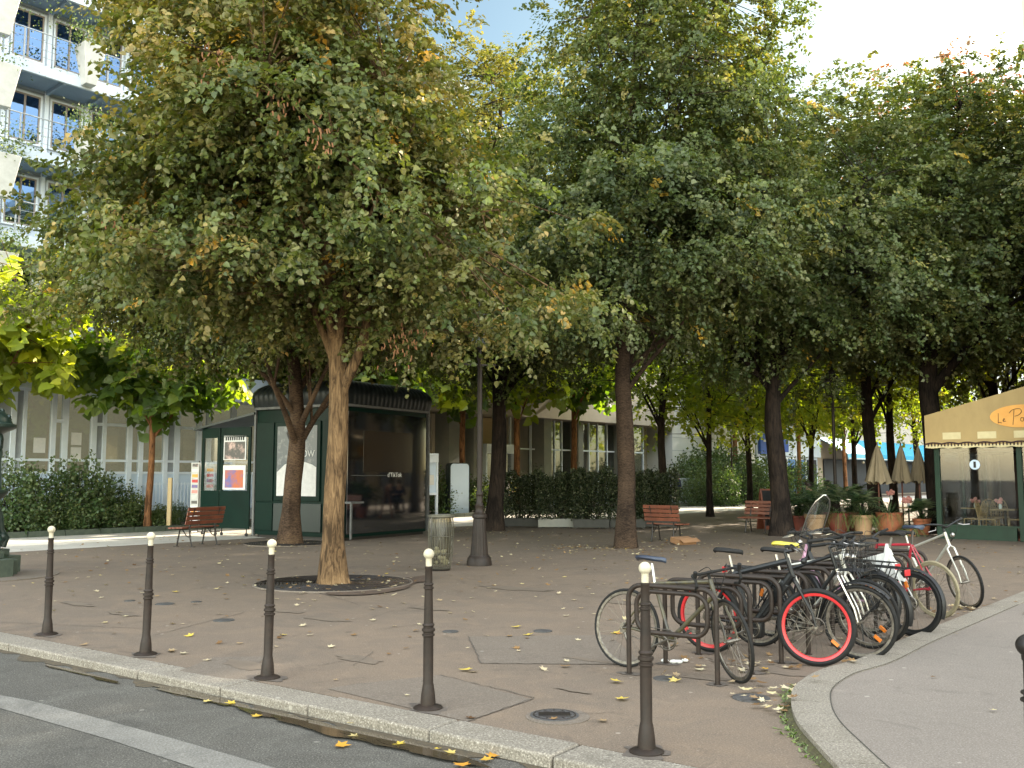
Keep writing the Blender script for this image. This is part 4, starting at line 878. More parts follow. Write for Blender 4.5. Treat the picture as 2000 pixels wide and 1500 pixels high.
b = MB(); b.box((4.8, .2, 0), (5.0, 8, 3.3)); b.build('side_wall', M['brown'], caf, smooth=False)
b = MB(); b.box((.3, 5.4, 0), (4.8, 5.6, 3)); b.build('back_wall', M['brown'], caf, smooth=False)
b = MB(); b.box((1.0, 3.0, .06), (4.8, 3.1, 2.3)); b.build('dark_backdrop', M['brown'], caf, smooth=False)  # brown backdrop added to darken the view through the glass
b = MB(); b.box((1.7, 3.4, .06), (3.6, 4.0, 1.15)); b.build('counter', M['navy'], caf, smooth=False, bevel=.01)
b = MB(); b.box((.3, .3, 2.3), (4.8, 5.3, 2.36)); b.build('inner_ceiling', M['brown'], caf, smooth=False)
# awning: gable cheek (front, facing -y), lower at left
zl, z0_, sl = 3.27, 2.47, .262
aw = MB(); x0, x1 = -.15, 10.0; zr = zl + sl * (x1 - x0)
aw.add([(x0, -.2, z0_), (x1, -.2, z0_), (x1, -.2, zr), (x0, -.2, zl), (x0, 10.4, z0_), (x1, 10.4, z0_), (x1, 10.4, zr), (x0, 10.4, zl),
        (x0 + .02, -.17, z0_), (x1, -.17, z0_), (x1, -.17, zr - .03), (x0 + .02, -.17, zl - .03), (x0 + .02, 10.4, z0_), (x0 + .02, 10.4, zl - .03), (x1, 10.4, zr - .03)],
       [(0, 1, 2, 3), (3, 2, 6, 7), (4, 0, 3, 7), (11, 10, 9, 8), (10, 11, 13, 14), (8, 12, 13, 11)])
awo = aw.build('awning', M['canvas'], caf, smooth=False)
b = MB()
for k in range(11):
    x = .3 + k * .86; b.box((x, -.206, 2.62), (x + .45, -.201, 2.8))
for k in range(11):
    y = .3 + k * .86; b.box((-.156, y, 2.62), (-.151, y + .45, 2.8))
b.build('pale_checks', M['canvas_l'], awo, smooth=False)
def scallop(n, L, f):
    top = []; bot = []; tr = []
    for i in range(n + 1):
        s_ = L * i / n; w_ = .035 * abs(math.sin(s_ * math.pi / .42)); top.append(f(s_, 2.47)); bot.append(f(s_, 2.41 - w_ * .6)); tr.append(f(s_, 2.5 + w_))
    return top, bot, tr
for f, L in ((lambda s_, z: (-.15 + s_, -.203, z), 10.1), (lambda s_, z: (-.153, -.2 + s_, z), 10.6)):
    t_, bo, tr = scallop(int(L * 24), L, f)
    q = MB(); q.strip(bo, t_); q.build('valance_edge', M['canvas_l'], awo, smooth=False)
    q = MB(); n_ = len(tr); q.tube([Vector(p) + Vector((0, -.006, 0)) for p in tr], .02, 5)
    for i in range(0, n_, 2): q.tube([Vector(tr[i]) + Vector((-.004, -.006, 0)), Vector((tr[i][0] - .004, tr[i][1] - .006, 2.44))], .017, 4)
    q.build('brown_fringe', M['brown'], awo)
q = MB(); cxs, czs = 2.22, 3.17; n_ = 40; pts = [(cxs + .74 * math.cos(2 * math.pi * i / n_), -.212, czs + .29 * math.sin(2 * math.pi * i / n_)) for i in range(n_)]; q.add(pts, [tuple(range(n_))]); sgn = q.build('oval_sign', M['orangesign'], awo, smooth=False)
q = MB()
def stroke(pts, x0, z0, s_): q.tube([Vector((x0 + x * s_, -.22, z0 + z * s_)) for x, z in [(p.x, p.y) for p in crm([(a, c, 0) for a, c in pts], 6)]], .0065, 5)
stroke([(.02, 1.0), (.0, .5), (-.02, .05), (.1, .1), (.3, .02)], 1.68, 3.0, .26)
stroke([(.0, .25), (.15, .35), (.1, .45), (0, .3), (.06, .15), (.25, .2)], 1.79, 3.0, .26)
stroke([(.2, 1.15), (.15, .5), (.05, -.25)], 2.0, 3.02, .27)
stroke([(-.3, .85), (.0, 1.15), (.6, 1.25), (.75, .95), (.5, .65), (.15, .55)], 2.02, 3.02, .27)
stroke([(.35, .45), (.15, .45), (.1, .2), (.3, .15), (.38, .45), (.4, .2), (.5, .15)], 2.17, 3.0, .27)
stroke([(.0, .5), (.02, .2), (.2, .15), (.25, .5), (.27, .15)], 2.34, 3.0, .27)
stroke([(0, .95), (.02, .15), (.1, .12)], 2.46, 3.0, .27)
q.build('handwritten_lettering', M['brown'], sgn)
q = MB(); pts = [(-.165, 8.3 - .74 * math.cos(2 * math.pi * i / n_), 2.89 + .29 * math.sin(2 * math.pi * i / n_)) for i in range(n_)]; q.add(pts, [tuple(range(n_))]); sgn2 = q.build('oval_sign', M['orangesign'], awo, smooth=False)
lt = bpy.data.objects['handwritten_lettering'].copy(); col().objects.link(lt); lt.parent = sgn2; lt.matrix_local = Matrix.Translation((-.175, 8.3 + 2.22, -.28)) @ Matrix.Rotation(R(-90), 4, 'Z') @ Matrix.Translation((0, .22, 0))
# inside: cable loop on the second pane, round disc sign
q = MB(); q.tube([Vector((x, -.02, z)) for x, z in [(p.x, p.y) for p in crm([(3.2, 2.35, 0), (2.75, 2.3, 0), (2.42, 2.1, 0), (2.4, 1.85, 0), (2.25, 1.8, 0), (2.35, 1.95, 0), (2.5, 1.8, 0), (2.85, 1.5, 0), (2.9, 1.1, 0), (2.6, .8, 0), (2.3, 1.0, 0), (2.27, 1.6, 0)], 8)]], .012, 6); q.build('cable', M['cream'], caf)
q = MB(); n_ = 28; q.add([(1.0 + .13 * math.cos(2 * math.pi * i / n_), .03, 1.95 + .13 * math.sin(2 * math.pi * i / n_)) for i in range(n_)], [tuple(range(n_))]); q.build('round_sticker', M['facade_b'], caf, smooth=False)
q = MB(); q.box((.97, .02, 1.87), (1.03, .026, 2.03)); q.build('sticker_mark', M['blackm'], caf, smooth=False)
# rattan chairs and tables
def chair(x, y, rz, label, blue=False):
    c = CC + V * x + U * y; root = empty('rattan_chair', (c.x, c.y, .06), CR + rz, label, 'chair', 'rattan chairs in the cafe terrace')
    q = MB()
    for sx, sy in ((-.2, -.19), (.2, -.19), (-.19, .2), (.19, .2)): q.tube([(sx * 1.1, sy * 1.1, 0), (sx, sy, .45)], .014, 6)
    for sx in (-.2, .2): q.tube([(sx, -.2, .05 + .1), (sx, .19, .3)], .01, 5); q.tube([(sx, .19, .1), (sx, -.2, .3)], .01, 5)
    q.tube([(-.2, -.2, .12), (.2, -.2, .32)], .01, 5); q.tube([(.2, -.2, .12), (-.2, -.2, .32)], .01, 5); q.build('leg_frame', M['rattan'], root)
    q = MB(); q.box((-.21, -.21, .44), (.21, .21, .47)); q.build('seat', M['navy'] if blue else M['rattan'], root, bevel=.012)
    q = MB(); q.tube(crm([(-.2, .2, .45), (-.21, .25, .7), (-.14, .29, .9), (0, .3, .94), (.14, .29, .9), (.21, .25, .7), (.2, .2, .45)], 4), .014, 6)
    for i in range(6): q.tube([(-.15 + i * .06, .21, .48), (-.15 + i * .06, .28, .88)], .007, 4)
    for z in (.55, .63, .71, .79): q.tube([(-.2, .22 + (z - .45) * .12, z), (.2, .22 + (z - .45) * .12, z)], .007, 4)
    q.build('backrest', M['navy'] if blue else M['rattan'], root); return root
chair(1.15, .55, R(90), 'rattan chair behind the first pane, left of its table')
chair(1.75, .9, R(-80), 'rattan chair behind the first pane, right against the green post')
chair(2.85, .55, R(170), 'blue backed rattan chair behind the second pane under the cable loop', True)
chair(3.4, .9, R(-90), 'rattan chair at the right end of the second pane')
chair(.9, 2.4, R(60), 'rattan chair deeper inside the terrace near the left glass wall')
chair(.75, .75, R(-100), 'rattan chair behind the first pane next to the left post')
chair(1.1, 1.9, R(20), 'rattan chair facing away in the second row behind the first pane')
chair(3.3, 2.2, R(190), 'rattan chair in the second row behind the second pane')
def table(x, y, label):
    c = CC + V * x + U * y; root = empty('bistro_table', (c.x, c.y, .06), CR, label, 'table', 'small tables in the cafe terrace')
    q = MB(); q.box((-.3, -.3, .7), (.3, .3, .73)); q.build('tabletop', M['rattan'], root, bevel=.008)
    q = MB(); q.lathe([(.2, 0), (.2, .02), (.03, .04), (.025, .68), (.1, .7)], 16); q.build('pedestal', M['blackm'], root)
    return c
for x, y, l in ((1.5, .75, 'small square table behind the first pane with flowers on it'), (3.1, .85, 'small square table behind the second pane'), (.6, 1.4, 'small square table at the left glass wall')):
    c = table(x, y, l)
r_ = random.Random(9)
def flowers(loc, label, s=1.0):
    root = empty('flower_vase', loc, 0, label, 'flowers', 'flowers on the cafe tables'); q = MB(); q.lathe([(.03, 0), (.045, .06), (.03, .12), (.035, .13)], 12); q.build('vase', M['paper'], root)
    q = MB()
    for i in range(16):
        a = r_.uniform(0, 6.28); rad = r_.uniform(0, .09) * s; q.sphere((rad * math.cos(a), rad * math.sin(a), .2 + r_.uniform(-.04, .07)), .035 * s, 6, 5)
    q.build('blossoms', M['pink'], root)
flowers(CC + V * 1.4 + U * .7 + Vector((0, 0, .79)), 'pink flowers on the table behind the first pane', 1.3)
flowers(CC + V * .6 + U * 1.4 + Vector((0, 0, .79)), 'pink flowers on the table by the left glass wall', 1.2)
# ---------------------------------------------------------------- pots and plants outside
def blades(n, L, r_, up=1.0, wdt=.02, droop=.6, base=.05):
    q = MB(); var = []
    for i in range(n):
        a = r_.uniform(0, 6.283); el = r_.uniform(.25, 1.2) * up; d_ = Vector((math.cos(a) * math.cos(el), math.sin(a) * math.cos(el), math.sin(el))); sd_ = Vector((-math.sin(a), math.cos(a), 0)); l_ = L * r_.uniform(.6, 1.1); p = Vector((math.cos(a) * base * r_.random(), math.sin(a) * base * r_.random(), 0)); vs = []; k = 5
        for j in range(k + 1):
            t_ = j / k; c = p + d_ * l_ * t_ + Vector((0, 0, -droop * l_ * t_ * t_)); w_ = wdt * (1 - t_ * .85); vs += [tuple(c - sd_ * w_), tuple(c + sd_ * w_)]
        q.add(vs, [(2 * j, 2 * j + 1, 2 * j + 3, 2 * j + 2) for j in range(k)]); var += [r_.random()] * len(vs)
    return q, var
def setvar(o, var):
    a = o.data.attributes.new('var', 'FLOAT', 'POINT'); a.data.foreach_set('value', var)
def palm(root, z0, n, L, r_, m, spread=.3):
    q = MB(); var = []
    for i in range(n):
        a = r_.uniform(0, 6.283); el = r_.uniform(.1, 1.3); d_ = Vector((math.cos(a) * math.cos(el), math.sin(a) * math.cos(el), math.sin(el))); sd_ = Vector((-math.sin(a), math.cos(a), 0)); l_ = L * r_.uniform(.6, 1.1)
        for j in range(2, 11):
            t_ = j / 10; c = Vector((0, 0, z0)) + d_ * l_ * t_ + Vector((0, 0, -.45 * l_ * t_ * t_))
            for s_ in (-1, 1):
                e = c + sd_ * s_ * spread * (1.1 - t_ * .6) + d_ * .12 + Vector((0, 0, -.08)); w_ = d_ * .014
                q.add([tuple(c - w_), tuple(c + w_), tuple(e)], [(0, 1, 2)]); var += [r_.random()] * 3
        q.tube([Vector((0, 0, z0)) + d_ * l_ * t_ + Vector((0, 0, -.45 * l_ * t_ * t_)) for t_ in (0, .25, .5, .75, 1)], .006, 3, cap=False); var += [.5] * 15
    o_ = q.build('fronds', m, root, smooth=False); setvar(o_, var); return o_
def pot(px, Y, r0, r1, h, m, label, kind, seed, hgt=1.0):
    r_ = random.Random(seed); loc = Vector((at(px, 1000, Y).x, Y, 0)); root = empty('potted_plant', loc, r_.uniform(0, 6), label, 'potted plant', 'potted plants in front of the cafe terrace')
    q = MB()
    if r0 > r1 * .9: q.lathe([(r0 * .6, 0), (r0 * .85, h * .2), (r0 * 1.04, h * .5), (r0 * 1.02, h * .8), (r1, h * .95), (r1 * 1.05, h), (r1 * .9, h), (r1 * .9, h * .9), (.02, h * .9)], 28)
    else: q.lathe([(r0, 0), (r1 * .94, h * .8), (r1, h * .82), (r1 * 1.03, h * .84), (r1 * 1.03, h), (r1 * .93, h), (r1 * .9, h * .9), (.02, h * .9)], 28)
    q.build('pot', m, root)
    if 'p' in kind: palm(root, h * .9 + .3 * hgt, 34, .75 * hgt, r_, M['palm']); qq = MB(); qq.tube([(0, 0, h * .8), (0, 0, h * .9 + .3 * hgt)], [.05, .04], 8); qq.build('stem', M['bark3'], root)
    if 'd' in kind:
        q2, v2 = blades(120, .75 * hgt, r_, 1.0, .016, .3); q2.v = [(x, y, z + h * .85) for x, y, z in q2.v]; o_ = q2.build('foliage', M['palm'], root, smooth=False); setvar(o_, v2)
    if 'g' in kind:
        q2, v2 = blades(110, .6 * hgt, r_, .8, .012, 1.1, r1 * .8); q2.v = [(x, y, z + h * .9) for x, y, z in q2.v]; o_ = q2.build('grass_blades', M['grassy'], root, smooth=False); setvar(o_, v2)
    return root
pot(1591, 27.6, .2, .29, .55, M['terra_p'], 'tall pale terracotta pot with a dark palm, leftmost of the pots', 'pd', 1, 1.35)
pot(1638, 27.9, .33, .33, .58, M['terra_d'], 'round dark red pot with grass and palm, second from the left', 'pg', 2, 1.35)
pot(1685, 27.2, .2, .28, .55, M['terra_p'], 'pale terracotta pot with long arching leaves between two round red pots', 'dgp', 3, 1.2)
pot(1736, 27.3, .36, .36, .62, M['terra'], 'large round orange terracotta pot beside the yellow-green grass', 'dg', 4, 1.0)
pot(1778, 26.5, .12, .17, .25, M['terra'], 'small pot of bright yellow-green arching grass by the cafe corner', 'g', 5, 1.0)
pot(1800, 27.2, .18, .25, .45, M['terra'], 'leafy pot against the left corner post of the cafe', 'dp', 6, .9)
pot(1612, 29.5, .22, .3, .55, M['terra_d'], 'dark pot with a tall palm behind the first two pots', 'pd', 7, 1.5)
pot(1665, 29.3, .22, .3, .55, M['terra_d'], 'dark pot with spiky palm behind the pale pot', 'pd', 8, 1.5)
pot(1560, 29.2, .2, .27, .45, M['terra_d'], 'dark low pot with drooping leaves left of the pale terracotta pot', 'pd', 10, 1.1)
# closed parasols
def parasol(px, Y, zt, zb, rad, label, seed):
    loc = Vector((at(px, 950, Y).x, Y, 0)); root = empty('closed_parasol', loc, seed, label, 'parasol', 'closed beige parasols beside the cafe')
    q = MB(); q.tube([(0, 0, 0), (0, 0, zt + .08)], .022, 8); q.lathe([(.22, 0), (.22, .05), (.03, .08)], 16); q.build('pole', M['wood'], root)
    q = MB(); n_ = 64; vs = []; fs = []; r_ = random.Random(seed)
    for j in range(13):
        t_ = j / 12; z = zt + (zb - zt) * t_; R_ = .02 + rad * (t_ ** .85)
        for k in range(n_):
            a = 2 * math.pi * k / n_; f = 1 - .42 * abs(math.sin(a * 4 + .35 * math.sin(3 * a))) ** .7 * min(1, t_ * 3); jag = (.05 * math.sin(a * 8 + 1)) if j == 12 else 0
            vs.append((R_ * f * math.cos(a), R_ * f * math.sin(a), z + jag))
    for j in range(12):
        for k in range(n_): fs.append((j * n_ + k, (j + 1) * n_ + k, (j + 1) * n_ + (k + 1) % n_, j * n_ + (k + 1) % n_))
    q.add(vs, fs); q.build('canopy', M['umbrella'], root, ang=180); return root
parasol(1716, 27.9, 2.57, 1.45, .4, 'closed beige parasol, the left and largest of the three', 1)
parasol(1762, 28.4, 2.57, 1.47, .33, 'closed beige parasol in the middle of the three', 2)
parasol(1796, 28.9, 2.55, 1.47, .28, 'closed darker parasol next to the cafe corner post', 3)
# tables outside with pink flowers
for px, Y, l in ((1775, 28, 'small terrace table outside behind the yellow-green grass'), (1660, 30.5, 'small terrace table behind the potted palms')):
    root = empty('bistro_table', Vector((at(px, 1000, Y).x, Y, 0)), .4, l, 'table', None); q = MB(); q.lathe([(.3, .71), (.3, .74)], 24); q.build('tabletop', M['rattan'], root); q = MB(); q.lathe([(.2, 0), (.2, .02), (.025, .04), (.025, .7)], 12); q.build('pedestal', M['blackm'], root)
flowers(Vector((at(1775, 1000, 28).x, 28, .74)), 'large pink bloom on the outside table right of the parasols', 1.8)
flowers(Vector((at(1742, 1000, 28.6).x, 28.6, .95)), 'pale pink bloom behind the large orange pot', 1.3)
# hedge planters
hp = [(1020, 31.0, 'hedge planter at the left end with a white trough'), (1085, 30.6, 'hedge planter second from the left with a pale plank trough'), (1155, 30.3, 'hedge planter in the middle left of the dark trunk'), (1225, 30.4, 'hedge planter hidden behind the dark trunk'), (1287, 30.8, 'hedge planter at the right end behind the bench'), (1120, 33.6, 'hedge planter in the back row seen over the middle'), (1255, 33.8, 'hedge planter in the back row at the right')]
HEDGES = []; M['greencloth'] = mat('dark_trough', (.05, .05, .045), .8)
for px, Y, l in hp:
    root = empty('hedge_planter', Vector((at(px, 1000, Y).x, Y, 0)), random.Random(px).uniform(-.12, .05), l, 'hedge planter', 'hedge planters around the seating')
    q = MB(); q.box((-.56, -.22, .04), (.56, -.19, .3)); q.box((-.56, .19, .04), (.56, .22, .3)); q.box((-.56, -.19, .04), (-.53, .19, .3)); q.box((.53, -.19, .04), (.56, .19, .3)); q.box((-.53, -.19, .2), (.53, .19, .24)); q.build('trough', M['concrete'] if px == 1085 else M['greencloth'], root, smooth=False, bevel=.005)
    q = MB()
    for x in (-.5, .5): q.box((x - .04, -.15, 0), (x + .04, .15, .04))
    for x in (-.55, .55): q.box((x - .015, .0, .3), (x + .015, .03, 1.85))
    q.build('frame', M['iron_dk'], root, smooth=False); HEDGES.append(root)
# ---------------------------------------------------------------- bicycle racks
RD = Vector((.83, -.555, 0)).normalized(); RR = math.atan2(RD.y, RD.x)
RA = G(1229, 1316); RL = .78
lab_r = ['nearest hooped bicycle rack, behind the nearest bollard', 'second bicycle rack, behind the crank of the road bicycle', 'third bicycle rack, left of the red rimmed front wheel', 'fourth bicycle rack, between the red rims', 'fifth bicycle rack, behind the wire basket', 'sixth bicycle rack among the black wheels', 'seventh bicycle rack beside the white frame', 'eighth bicycle rack behind the white framed bicycle', 'ninth bicycle rack under the red frame', 'farthest bicycle rack behind the tan tyre']
r0 = None
for k in range(10):
    loc = RA + U * (.575 * k)
    if r0 is None:
        r0 = empty('bicycle_rack', loc, RR); rad = .12; t = .021; H = .74
        pts = [(0, 0, 0), (0, 0, H - rad)] + arc((rad, 0, H - rad), rad, 180, 90, 6)[1:] + arc((RL - rad, 0, H - rad), rad, 90, 0, 6) + [(RL, 0, 0)]
        b = MB(); b.tube(pts, t, 10)
        for x in (0, RL): b.lathe([(.035, 0), (.035, .006)], 12, c=(x, 0, 0))
        b.build('hoop', M['iron'], r0, ang=60)
        x0, x1, z0, z1, r_ = .075, RL - .075, .36, H - .045, .115
        lp = arc((x1 - r_, .0, z1 - r_), r_, 90, 0, 6) + arc((x1 - r_, 0, z0 + r_), r_, 0, -90, 6) + arc((x0 + r_, 0, z0 + r_), r_, -90, -180, 6) + arc((x0 + r_, 0, z1 - r_), r_, 180, 90, 6)
        b = MB(); b.tube(lp, t * .95, 10, closed=True); b.build('inner_loop', M['iron'], r0, ang=60); o = r0
    else: o = copy_tree(r0)
    o.location = loc; tag(o, lab_r[k], 'bicycle rack', 'hooped racks under the bicycles')
# ---------------------------------------------------------------- bicycles
def wheel(c, parent, rimm, tyrem, Rw=.335, tw=.016, fn=None, rimw=.012, reflect=False, spokes=28, disc=False, cass=False, hub=None):
    f = fn or (lambda p: p)
    def T(m_): m_.v = [tuple(f(Vector(p) + c)) for p in m_.v]; return m_
    q = MB()
    for i in range(spokes):
        a = 2 * math.pi * i / spokes; s_ = .028 if i % 2 else -.028; a2 = a + (.35 if (i // 2) % 2 else -.35)
        q.tube([(.022 * math.cos(a2), s_, .022 * math.sin(a2)), ((Rw - .03) * math.cos(a), 0, (Rw - .03) * math.sin(a))], .0016, 3, cap=False)
    q.tube([(0, -.05, 0), (0, .05, 0)], .018, 8); q.tube([(0, -.075, 0), (0, .075, 0)], .008, 6)
    if hub: q.tube([(0, -.045, 0), (0, .045, 0)], hub, 14)
    if disc: q.tube([(.07 * math.cos(i * .3927), .041, .07 * math.sin(i * .3927)) for i in range(16)], .008, 4, closed=True); [q.tube([(0, .041, 0), (.066 * math.cos(i * 1.257), .041, .066 * math.sin(i * 1.257))], .004, 4) for i in range(5)]
    if cass:
        for i, r_ in enumerate((.05, .042, .034, .028)): q.tube([(0, -.03 - i * .005, 0), (0, -.033 - i * .005, 0)], r_, 18)
    w_ = T(q).build('wheel', M['steel'], parent)
    q = MB(); n_ = 48; mid = Rw - tw
    q.tube([(mid * math.cos(2 * math.pi * i / n_), 0, mid * math.sin(2 * math.pi * i / n_)) for i in range(n_)], tw, 8, closed=True); T(q).build('tyre', tyrem, w_)
    q = MB(); r1 = Rw - tw * 1.7; n_ = 48; vs = []; fs = []
    for i in range(n_):
        a = 2 * math.pi * i / n_
        for rr_, y in ((r1, -rimw), (r1 - .022, -rimw * .75), (r1 - .028, 0), (r1 - .022, rimw * .75), (r1, rimw)): vs.append((rr_ * math.cos(a), y, rr_ * math.sin(a)))
    for i in range(n_):
        for k in range(4): fs.append((i * 5 + k, i * 5 + k + 1, ((i + 1) % n_) * 5 + k + 1, ((i + 1) % n_) * 5 + k))
    q.add(vs, fs); T(q).build('rim', rimm, w_)
    if reflect:
        q = MB(); a = reflect; cx, cz = .2 * math.cos(a), .2 * math.sin(a); q.M = Matrix.Translation((cx, 0, cz)) @ Matrix.Rotation(-a, 4, 'Y'); q.box((-.036, -.01, -.014), (.036, .01, .014)); T(q).build('reflector', M['orange'], w_)
    return w_
def fender(c, a0, a1, parent, m, fn=None, Rw=.36, wd=.03):
    f = fn or (lambda p: p); vs = []; fs = []; n_ = 24
    for i in range(n_ + 1):
        a = R(a0 + (a1 - a0) * i / n_)
        for y, dr in ((-wd, -.014), (-wd * .6, 0), (0, .005), (wd * .6, 0), (wd, -.014)): vs.append(tuple(f(c + Vector(((Rw + dr) * math.cos(a), y, (Rw + dr) * math.sin(a))))))
    for i in range(n_):
        for k in range(4): fs.append((i * 5 + k, i * 5 + k + 1, (i + 1) * 5 + k + 1, (i + 1) * 5 + k))
    q = MB(); q.add(vs, fs); e1 = c + Vector((Rw * math.cos(R(a0 + 8 if a1 > a0 else a0 - 8)), 0, Rw * math.sin(R(a0 + 8 if a1 > a0 else a0 - 8))))
    for s_ in (-.04, .04): q.tube([f(c + Vector((0, s_, 0))), f(e1 + Vector((0, s_ * .7, 0)))], .0035, 4)
    return q.build('mudguard', m, parent)
def bike(loc, front, label, kind='city', frame='black', rim='steel', tyre='black', tw=.018, steer=0, lean=0, saddle='black', mud=False, basket=False, carrier=False, bar='flat', ebike=False, refl=True, seat_h=.92, bar_h=1.0, hub=None, shield=False, hd=None, wb=1.03, rimw=.012, chain=True):
    """loc = ground point below rear axle, front = ground point below front axle"""
    loc, front = Vector(loc), Vector(front); d_ = front - loc; yaw = math.atan2(d_.y, d_.x)
    root = empty('bicycle', loc, 0, label, 'bicycle', 'bicycles parked in the racks'); root.rotation_euler = (R(lean), 0, yaw)
    fm = M[frame] if isinstance(frame, str) else frame; Rw = .335; X = wb
    ra = Vector((0, 0, Rw)); fa = Vector((X, 0, Rw)); bb = Vector((.44, 0, .28))
    ht = Vector((X - .235, 0, bar_h - .16)); hb = Vector((X - .19, 0, bar_h - .30 if kind != 'road' else bar_h - .28)); st_ = Vector((.27, 0, seat_h - .2)); sp = Vector((.235, 0, seat_h - .03))
    r = .016 if kind != 'e' else .026
    q = MB()
    if kind == 'step': q.tube(crm([bb + Vector((0, 0, .02)), bb + Vector((.15, 0, .1)), hb.lerp(ht, .2)], 5), r * 1.5, 8)
    elif kind == 'swoop': q.tube([bb, hb], r * 1.8, 10)
    else: q.tube([bb, hb], r * (1.15 if kind != 'e' else 1.5), 10)
    if kind not in ('step', 'swoop'): q.tube([st_, ht + (hb - ht) * .15], r, 8)
    if kind == 'swoop':
        q.tube([st_ + Vector((.02, 0, .1)), st_, bb], [.018, .05, .03], 10); q.add([tuple(p) for p in (st_ + Vector((-.01, .02, .02)), st_ + Vector((-.2, .03, -.28)), st_ + Vector((.1, .02, -.22)), st_ + Vector((.38, .02, -.1)), st_ + Vector((-.01, -.02, .02)), st_ + Vector((-.2, -.03, -.28)), st_ + Vector((.1, -.02, -.22)), st_ + Vector((.38, -.02, -.1)))], [(0, 1, 2, 3), (7, 6, 5, 4), (0, 4, 5, 1), (1, 5, 6, 2), (2, 6, 7, 3), (3, 7, 4, 0)])
    q.tube([bb, st_], r, 8); q.tube([hb, ht], .02, 10)
    for s_ in (-1, 1):
        q.tube([bb + Vector((-.02, s_ * .02, 0)), ra + Vector((.1, s_ * .045, 0)), ra + Vector((0, s_ * .062, 0))], r * .65, 6)
        q.tube([st_ + Vector((0, s_ * .012, 0)), ra + Vector((0, s_ * .062, 0))], r * .5, 6)
    q.tube([bb + Vector((0, -.035, 0)), bb + Vector((0, .035, 0))], .024, 10)
    q.build('frame', fm, root)
    q = MB(); q.tube([st_, sp], .0135, 8); q.build('seat_post', M['chrome'], root)
    # saddle
    q = MB(); vs = []; fs = []; prof = [(-.14, .03, 0), (-.13, .07, .01), (-.08, .078, .012), (-.02, .06, .008), (.05, .032, .004), (.11, .02, .002), (.14, .008, -.006)]
    for x, w_, dz in prof:
        for k in range(8):
            a = 2 * math.pi * k / 8; vs.append((sp.x + x, w_ * math.cos(a), sp.z + .035 + dz + .022 * math.sin(a)))
    for j in range(len(prof) - 1):
        for k in range(8): fs.append((j * 8 + k, j * 8 + (k + 1) % 8, (j + 1) * 8 + (k + 1) % 8, (j + 1) * 8 + k))
    fs += [tuple(range(8))[::-1], tuple((len(prof) - 1) * 8 + k for k in range(8))]; q.add(vs, fs); q.build('saddle', M[saddle], root, ang=70)
    # steering group
    ax = (ht - hb).normalized(); sa = R(steer); rot = Matrix.Translation(hb) @ Matrix.Rotation(sa, 4, ax) @ Matrix.Translation(-hb)
    f = lambda p: rot @ Vector(p)
    # drop so the wheel still meets the ground
    q = MB(); cr = hb + (hb - ht).normalized() * .03
    q.tube([f(hb), f(cr)], .02, 8)
    for s_ in (-1, 1): q.tube([f(cr + Vector((0, s_ * .005, 0))), f(cr + Vector((.012, s_ * .05, -.03))), f(fa + Vector((-.03, s_ * .05, .12))), f(fa + Vector((0, s_ * .052, 0)))], [.014, .013, .011, .009], 6)
    q.build('fork', M['chrome'] if kind == 'city' and frame == 'blackm' else fm, root)
    q = MB(); top = ht + ax * .06; sx = top + Vector((.08, 0, .015))
    q.tube([f(ht), f(top)], .014, 8); q.tube([f(top), f(sx)], .014, 8)
    if bar == 'drop':
        for s_ in (-1, 1): q.tube([f(sx + Vector(p)) for p in [(0, 0, 0), (0, s_ * .18, 0), (.04, s_ * .2, 0), (.09, s_ * .2, -.02), (.1, s_ * .2, -.07), (.06, s_ * .2, -.12), (-.02, s_ * .2, -.13)]], .012, 8)
        gm = 'grip'
    elif bar == 'sweep':
        for s_ in (-1, 1): q.tube(crm([f(sx + Vector(p)) for p in [(0, 0, 0), (.02, s_ * .12, .05), (-.02, s_ * .24, .07), (-.14, s_ * .29, .05)]], 4), .0115, 8)
    else:
        for s_ in (-1, 1): q.tube([f(sx + Vector(p)) for p in [(0, 0, 0), (0, s_ * .08, .01), (-.01, s_ * .15, .03), (-.04, s_ * .31, .035)]], .0125, 8)
    hbx = q.build('handlebar', M['black'] if bar == 'drop' else M['blackm'], root)
    q = MB()
    ends = {'drop': [(.09, .2, .0), (.11, .2, .045)], 'sweep': [(-.05, .26, .065), (-.18, .295, .045)], 'flat': [(-.025, .2, .033), (-.042, .33, .036)]}[bar]
    for s_ in (-1, 1): q = MB(); q.tube([f(sx + Vector((x, s_ * y, z))) for x, y, z in ends], .017, 8); q.build('grip', M['black'], hbx)
    if bar != 'drop':
        for s_ in (-1, 1): q = MB(); q.tube([f(sx + Vector((.0, s_ * .16, .02))), f(sx + Vector((.05, s_ * .2, -.0))), f(sx + Vector((.04, s_ * .3, -.01)))], .006, 5); q.build('brake_lever', M['chrome'], hbx)
    q = MB()
    for s_ in (-1, 1): q.tube(crm([f(sx + Vector((0, s_ * .12, .02))), f(sx + Vector((.12, s_ * .08, .06))), f(sx + Vector((.1, s_ * .02, -.1))), f(hb + Vector((.03, 0, .02)))], 5), .0035, 5)
    q.build('cables', M['blackm'], hbx)
    rm, tm = M[rim], M[tyre]
    wheel(ra, root, rm, tm, Rw, tw, None, rimw, R(70) if refl else False, disc=ebike, cass=True, hub=hub)
    wheel(fa, root, rm, tm, Rw, tw, f, rimw, R(-40) if refl else False, disc=ebike)
    # drivetrain
    q = MB(); y = -.055
    for R1, yo in ((.085, 0), (.068, .008)): q.tube([bb + Vector((R1 * math.cos(i * .2618), y + yo, R1 * math.sin(i * .2618))) for i in range(24)], .006, 4, closed=True)
    for i in range(5): q.tube([bb + Vector((0, y, 0)), bb + Vector((.083 * math.cos(i * 1.257), y, .083 * math.sin(i * 1.257)))], .006, 4)
    ca = R(200 + int(abs(loc.x * 100)) % 90)
